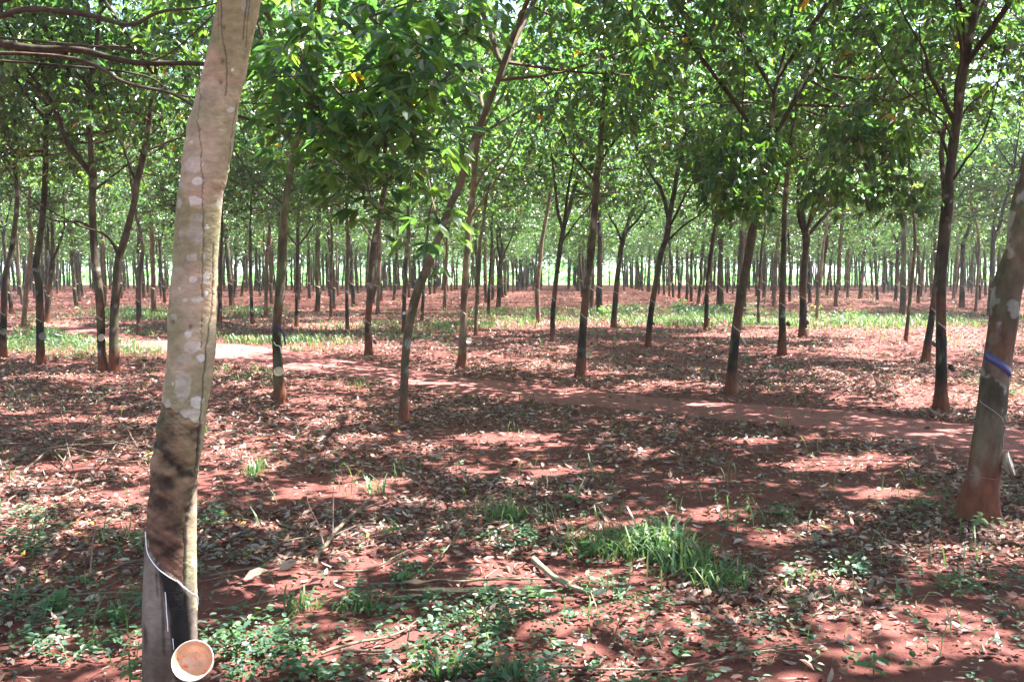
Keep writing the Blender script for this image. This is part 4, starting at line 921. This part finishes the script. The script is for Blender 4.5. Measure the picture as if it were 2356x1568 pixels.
# individual weeds
def weed(px, py, h, nl, L, label, wide=.38, col=(.08, .16, .06)):
    g = G(px, py); root = empty('weed_plant', (g[0], g[1], 0), label, 'plant', 'single weeds'); bb = Buf(); lb = Buf()
    ns = max(1, nl//6)
    for s in range(ns):
        a = rng.uniform(0, 6.28); top = np.array([math.cos(a)*h*.3*(s > 0), math.sin(a)*h*.3*(s > 0), h*rng.uniform(.8, 1)]); q = spline([np.array([0, 0, -.01]), top*np.array([.3, .3, .5]), top], 7)
        tube(bb, q, np.linspace(.004, .0018, 7)*(1+h), 4, np.array([.12, .16, .06]))
        m = max(3, nl//ns); t = rng.uniform(.35, 1, m); B0 = np.stack([np.interp(t, np.linspace(0, 1, 7), q[:, i]) for i in range(3)], 1)
        az = np.arange(m)*2.4+a; D = np.stack([np.cos(az), np.sin(az), rng.normal(.05, .25, m)], 1); Nn = np.stack([0*az, 0*az, 1+0*az], 1)
        LL = L*rng.uniform(.7, 1.15, m); leaves(lb, B0, D, Nn+rng.normal(0, .2, (m, 3)), LL, LL*wide, np.array(col)[None]*rng.uniform(.8, 1.2, (m, 1)), 0, .12, .25)
    link('stem', mkmesh('stem', bb, [M_grass]), root); link('leaves', mkmesh('leaves', lb, [M_grass], False), root)
weed(932,1352,.14,9,.055,'round-leaved weed left of the dead bark slabs',.6)
weed(905,1240,.15,7,.06,'pale green seedling standing beside the two upright twigs',.55,(.16,.25,.1))
weed(1240,1415,.17,5,.085,'weed with a few large round leaves below the big grass clump',.75)
weed(1110,1470,.16,26,.035,'pale tiny-leaved weed lit by the sun above the brightest patch',.5,(.3,.4,.22))
weed(1360,1290,.12,8,.10,'dark broad-leaved weed in front of the left end of the big grass clump',.4)
weed(1320,1165,.13,5,.09,'three-leaved green seedling behind the big grass clump',.42)
weed(2010,1560,.12,6,.075,'seedling with spreading leaves at the lower right',.42)
weed(1830,1430,.13,12,.045,'narrow-leaved weed below the right end of the big grass clump',.3)
weed(300,1600,.2,10,.05,'weed at the bottom edge left of the foreground trunk',.6)
weed(545,1510,.16,14,.045,'round-leaved weed next to the clay cup of the foreground trunk',.65)
weed(2256,1215,.09,12,.07,'broken leafy sprig at the foot of the right edge trunk',.5,(.3,.34,.2))
weed(342,1075,.15,7,.05,'small bright seedling left of the foreground trunk',.5,(.2,.3,.1))
weed(648,925,.14,8,.09,'bright green seedling at the foot of the olive-green trunk',.5,(.1,.3,.04))
weed(1390,738,.6,40,.16,'leafy bush in the sunlit strip left of the dark trunk with white cut',.45,(.14,.26,.08))
weed(1560,728,.75,46,.17,'taller leafy bush in the sunlit strip right of the wide open fork',.45,(.1,.24,.07))
weed(1668,724,.5,30,.15,'leafy bush in the sunlit strip left of the leaning trunk',.45,(.12,.25,.08))
weed(1880,735,.6,24,.14,'yellow-green sapling in front of the pale thin trunk',.4,(.2,.34,.06))
weed(1958,742,.5,20,.13,'small sapling in the sunlit strip right of the bowl-shaped tree',.4,(.18,.3,.06))
weed(185,738,.55,22,.13,'leafy sapling beside the far path at the left',.4,(.15,.28,.1))
weed(75,770,.6,34,.14,'leafy weed between the two dark trunks at the left edge',.45,(.13,.26,.11))

# ------------------------------------------------------------------ fallen wood
def branch(px_pts, wpx, label, twigs=0, col=(.17, .12, .09), name='fallen_branch', lift=0.0, cat='branch', side=6):
    pts = []
    for p in px_pts:
        g = G(p[0], p[1]); h = p[2] if len(p) > 2 else .02
        pts.append(np.array([g[0], g[1], float(hgt(g[0:1], g[1:2])[0])+h]))
    off = np.array([pts[0][0], pts[0][1], 0]); q = spline(pts, max(8, len(pts)*5)); Y = pts[0][1]; r = wpx/2*Y/F
    q = q+(np.stack([vn(q, 9, s) for s in (1, 2, 3)], 1)-.5)*r*1.6
    bb = Buf(); tube(bb, q, np.linspace(r, r*.45, len(q)), side, np.array(col), 0, .25)
    for k in range(twigs):
        i = int(rng.uniform(.25, .95)*len(q)); i = min(i, len(q)-2); d = q[i+1]-q[i]; d /= np.linalg.norm(d)+1e-9; a = rng.choice([-1, 1])*rng.uniform(.4, 1.0)
        e = np.array([d[0]*math.cos(a)-d[1]*math.sin(a), d[0]*math.sin(a)+d[1]*math.cos(a), rng.uniform(0, .35)]); l = rng.uniform(.12, .4)*max(1, Y/5)
        tube(bb, spline([q[i], q[i]+e*l*.5+rng.normal(0, .02, 3), q[i]+e*l], 6), np.linspace(r*.5, r*.15, 6), 4, np.array(col)*.9)
    shift(bb, off); return tag(link(name, mkmesh(name, bb, [M_twig]), None, off), label, cat, 'fallen branches')
branch([(720,1300,.02),(765,1245,.05),(820,1195,.07),(862,1150,.05)], 13, 'thickest fallen branch, lying diagonally beneath the two upright twigs', 3)
branch([(765,1250,.03),(757,1215,.14),(766,1150,.36),(770,1100,.50)][:1]+[(766,1240,.15),(768,1235,.33)], 4, 'thin twig standing almost upright from the fallen branch, right one of two', 0, (.36,.25,.2))
branch([(745,1262,.02),(735,1255,.12),(715,1250,.24),(700,1245,.35)], 4, 'thin twig leaning left out of the fallen branch, left one of two', 0, (.36,.25,.2))
branch([(470,1330,.02),(560,1318,.03),(680,1300,.02),(800,1272,.02),(880,1250,.02)], 6, 'long thin stick lying left of the thick fallen branch', 2)
branch([(600,1262,.02),(700,1243,.03),(790,1250,.03),(900,1238,.03),(1060,1215,.02)], 5, 'long slender stick running right behind the thick fallen branch', 3)
branch([(760,1320,.02),(850,1315,.02),(920,1285,.03),(985,1262,.04)], 6, 'stick slanting up right below the seedling', 1)
branch([(850,1350,.02),(950,1340,.02),(1020,1290,.05),(1060,1240,.08)], 6, 'crooked stick between the seedling and the bark slabs', 2)
branch([(740,1510,.02),(820,1490,.03),(900,1475,.03),(960,1440,.03)], 9, 'upper one of two crossing sticks right of the clay cup', 1)
branch([(790,1502,.02),(870,1500,.02),(960,1490,.02),(1010,1483,.02)], 10, 'lower one of two crossing sticks right of the clay cup', 1)
branch([(1110,1530,.02),(1230,1535,.03),(1420,1545,.02),(1560,1538,.02),(1730,1515,.03),(1850,1505,.03)], 8, 'long curved stick along the bottom edge right of centre', 2)
branch([(1010,1345,.03),(1060,1350,.03),(1160,1345,.04),(1290,1340,.02)], 8, 'upper round stick on the heap of bark slabs', 1)
branch([(1230,1300,.03),(1290,1355,.04),(1380,1385,.03)], 15, 'mossy log end at the right of the bark slabs', 0, (.2,.2,.13))
branch([(0,1368,.02),(90,1370,.02),(200,1372,.03),(330,1368,.03)], 8, 'straight stick lying left of the foreground trunk', 1)
branch([(190,1335,.03),(240,1318,.03),(300,1300,.04),(345,1295,.03)], 9, 'dark short branch touching the left of the foreground trunk', 2, (.14,.09,.07))
branch([(208,1320,.02),(215,1280,.12),(228,1262,.16)], 5, 'bent twig rising from the dark short branch', 0)
branch([(1690,1505,.02),(1790,1390,.02)][:1]+[(1780,1500,.02),(1900,1490,.02)], 5, 'thin stick near the bottom right', 0)
branch([(2010,1290,.02),(2060,1300,.03),(2110,1305,.02),(2125,1330,.01)], 5, 'curved twig right of the big grass clump', 0)
branch([(1930,1318,.02),(2050,1322,.02),(2200,1330,.02)], 4, 'thin straight twig right of the big grass clump', 0)
branch([(480,1410,.02),(560,1400,.02),(640,1385,.02)], 5, 'stick before the sunlit patch right of the foreground trunk', 1)
branch([(1795,788,.05),(1760,792,.10),(1720,788,.10),(1690,786,.12)], 4, 'thin stick leaning on the leaning trunk from the right', 0)
# brush heap on the left
k = 0
for l in ([(0,1075,.03),(100,1050,.08),(200,1040,.12),(340,1062,.1)], [(20,1000,.05),(90,1035,.14),(150,1080,.06)], [(60,1085,.02),(150,1045,.14),(260,1010,.16),(345,1000,.1)], [(0,1030,.05),(120,1055,.12),(280,1075,.05)],
          [(130,1100,.02),(170,1050,.12),(210,1000,.2),(225,960,.2)], [(90,960,.3),(110,1000,.2),(150,1060,.05)], [(170,1095,.03),(150,1045,.2),(140,990,.35)], [(40,1060,.05),(160,1062,.14),(300,1045,.1)], [(0,985,.15),(70,1010,.14),(190,1065,.05)], [(230,1080,.03),(280,1040,.1),(330,1030,.08)],
          [(270,1010,.2),(300,1030,.12),(340,1085,.04)], [(30,950,.3),(60,990,.2),(110,1050,.05)]):
    branch(l, 6 if k < 4 else 4, ['lowest long branch of the brush heap at the left', 'branch of the brush heap slanting down right at its left end', 'branch of the brush heap rising to the right', 'second lowest branch of the brush heap running flat'][k] if k < 4 else 'thin dry twig in the brush heap at the left', 4, (.12,.085,.065)); k += 1
# dead bark slabs
def slab(px, py, lpx, wpx, ang, label, curl=.5):
    g = G(px, py); Y = g[1]; l = lpx*Y/F; w_ = wpx*Y/F; n = 14; m = 7; bb = Buf(); ca, sa = math.cos(ang), math.sin(ang)
    t = np.linspace(-.5, .5, n); s = np.linspace(-.5, .5, m); T_, S_ = np.meshgrid(t, s, indexing='ij')
    wv = 1-.6*np.abs(T_*2)**3+(vn(np.stack([T_*6, T_*0, T_*0+px], -1), 1, 5)-.5)*.5
    x = T_*l; y = S_*w_*wv; z = .03+curl*w_*(S_*2)**2*.35+(vn(np.stack([T_*5, S_*3, T_*0+py], -1), 1, 2)-.5)*.02
    for dz, flip in ((0, 0), (-.006, 1)):
        V = np.stack([x*ca-y*sa, x*sa+y*ca, z+dz], -1); i = np.arange(n-1)[:, None]*m; j = np.arange(m-1)[None]; Q = np.stack([i+j, i+m+j, i+m+j+1, i+j+1], -1)
        bb.add(V, Q[..., ::-1] if flip else Q, np.array([.38, .26, .17]) if not flip else np.array([.2, .12, .08]))
    e = [(i_*m) for i_ in range(n)]; f = [(i_*m+m-1) for i_ in range(n)]; N0 = n*m
    V = np.concatenate([bb.V[0], bb.V[1]]); Q = [[e[q], e[q+1], e[q+1]+N0, e[q]+N0] for q in range(n-1)]+[[f[q], f[q+1], f[q+1]+N0, f[q]+N0] for q in range(n-1)]
    bb.add(V, Q, np.array([.2, .12, .08]))
    tag(link('bark_slab', mkmesh('bark_slab', bb, [M_twig]), None, (g[0], g[1], 0)), label, 'bark', 'dead bark slabs in the foreground')
slab(1060,1372,290,24,.03,'largest flat slab of dead bark, lying across below the thick fallen branch')
slab(1180,1372,200,18,-.05,'right-hand slab of dead bark overlapping the largest one')
slab(980,1350,120,18,.25,'left upper slab of dead bark with a raised end')
slab(1110,1345,180,12,.02,'narrow upper strip of dead bark in the heap')
slab(940,1385,110,12,.1,'small dark slab at the left of the bark heap')
# curled big leaves
def bigleaf(px, py, lpx, ang, label, col=(.42, .27, .2), up=.2):
    g = G(px, py); L = lpx*g[1]/F; bb = Buf(); D = np.array([[math.cos(ang), math.sin(ang), up]]); leaves(bb, np.array([[0, 0, .02]]), D, np.array([[.2, -.5, 1.]]), L, L*.5, np.array([col]), 0, .3, -.15)
    V = bb.V[0]; bb.add(V-np.array([0, 0, .0015], np.float32), bb.Q[0], np.array(col)*.6)
    tag(link('dry_leaf', mkmesh('dry_leaf', bb, [M_litter], False), None, (g[0], g[1], 0.01)), label, 'leaf', 'large single dry leaves')
bigleaf(640,1325,55,.6,'curled dry leaf left of the brightest sunlit patch'); bigleaf(1620,1385,40,1.1,'broad dry leaf below the big grass clump', (.24,.14,.1), .05); bigleaf(1145,1545,34,1.7,'orange dry leaf standing on edge at the bottom', (.55,.25,.1), 1.2)
bigleaf(1360,1385,44,.2,'pale round dry leaf left of the round-leaved weed', (.5,.42,.33)); bigleaf(560,1345,60,.3,'long pinkish dry leaf right of the foreground trunk')

# ------------------------------------------------------------------ humid air under the canopy
hz, t, out = nt('air'); pv = t.nodes.new('ShaderNodeVolumePrincipled'); pv.inputs['Color'].default_value = (.86, .95, 1, 1); pv.inputs['Density'].default_value = .0005
pv.inputs['Anisotropy'].default_value = .3; t.links.new(pv.outputs[0], out.inputs['Volume'])
x0, x1, y0, y1, z0, z1 = -1900, 1900, -260, 2600, -1.2, 15.0
me = bpy.data.meshes.new('haze'); me.from_pydata([(x, y, z) for x in (x0, x1) for y in (y0, y1) for z in (z0, z1)], [], [(0, 1, 3, 2), (4, 6, 7, 5), (0, 4, 5, 1), (2, 3, 7, 6), (0, 2, 6, 4), (1, 5, 7, 3)])
me.materials.append(hz); tag(link('haze', me), 'thin humid haze hanging between the far rows', 'haze', None, 'stuff')
cy.volume_bounces = 1
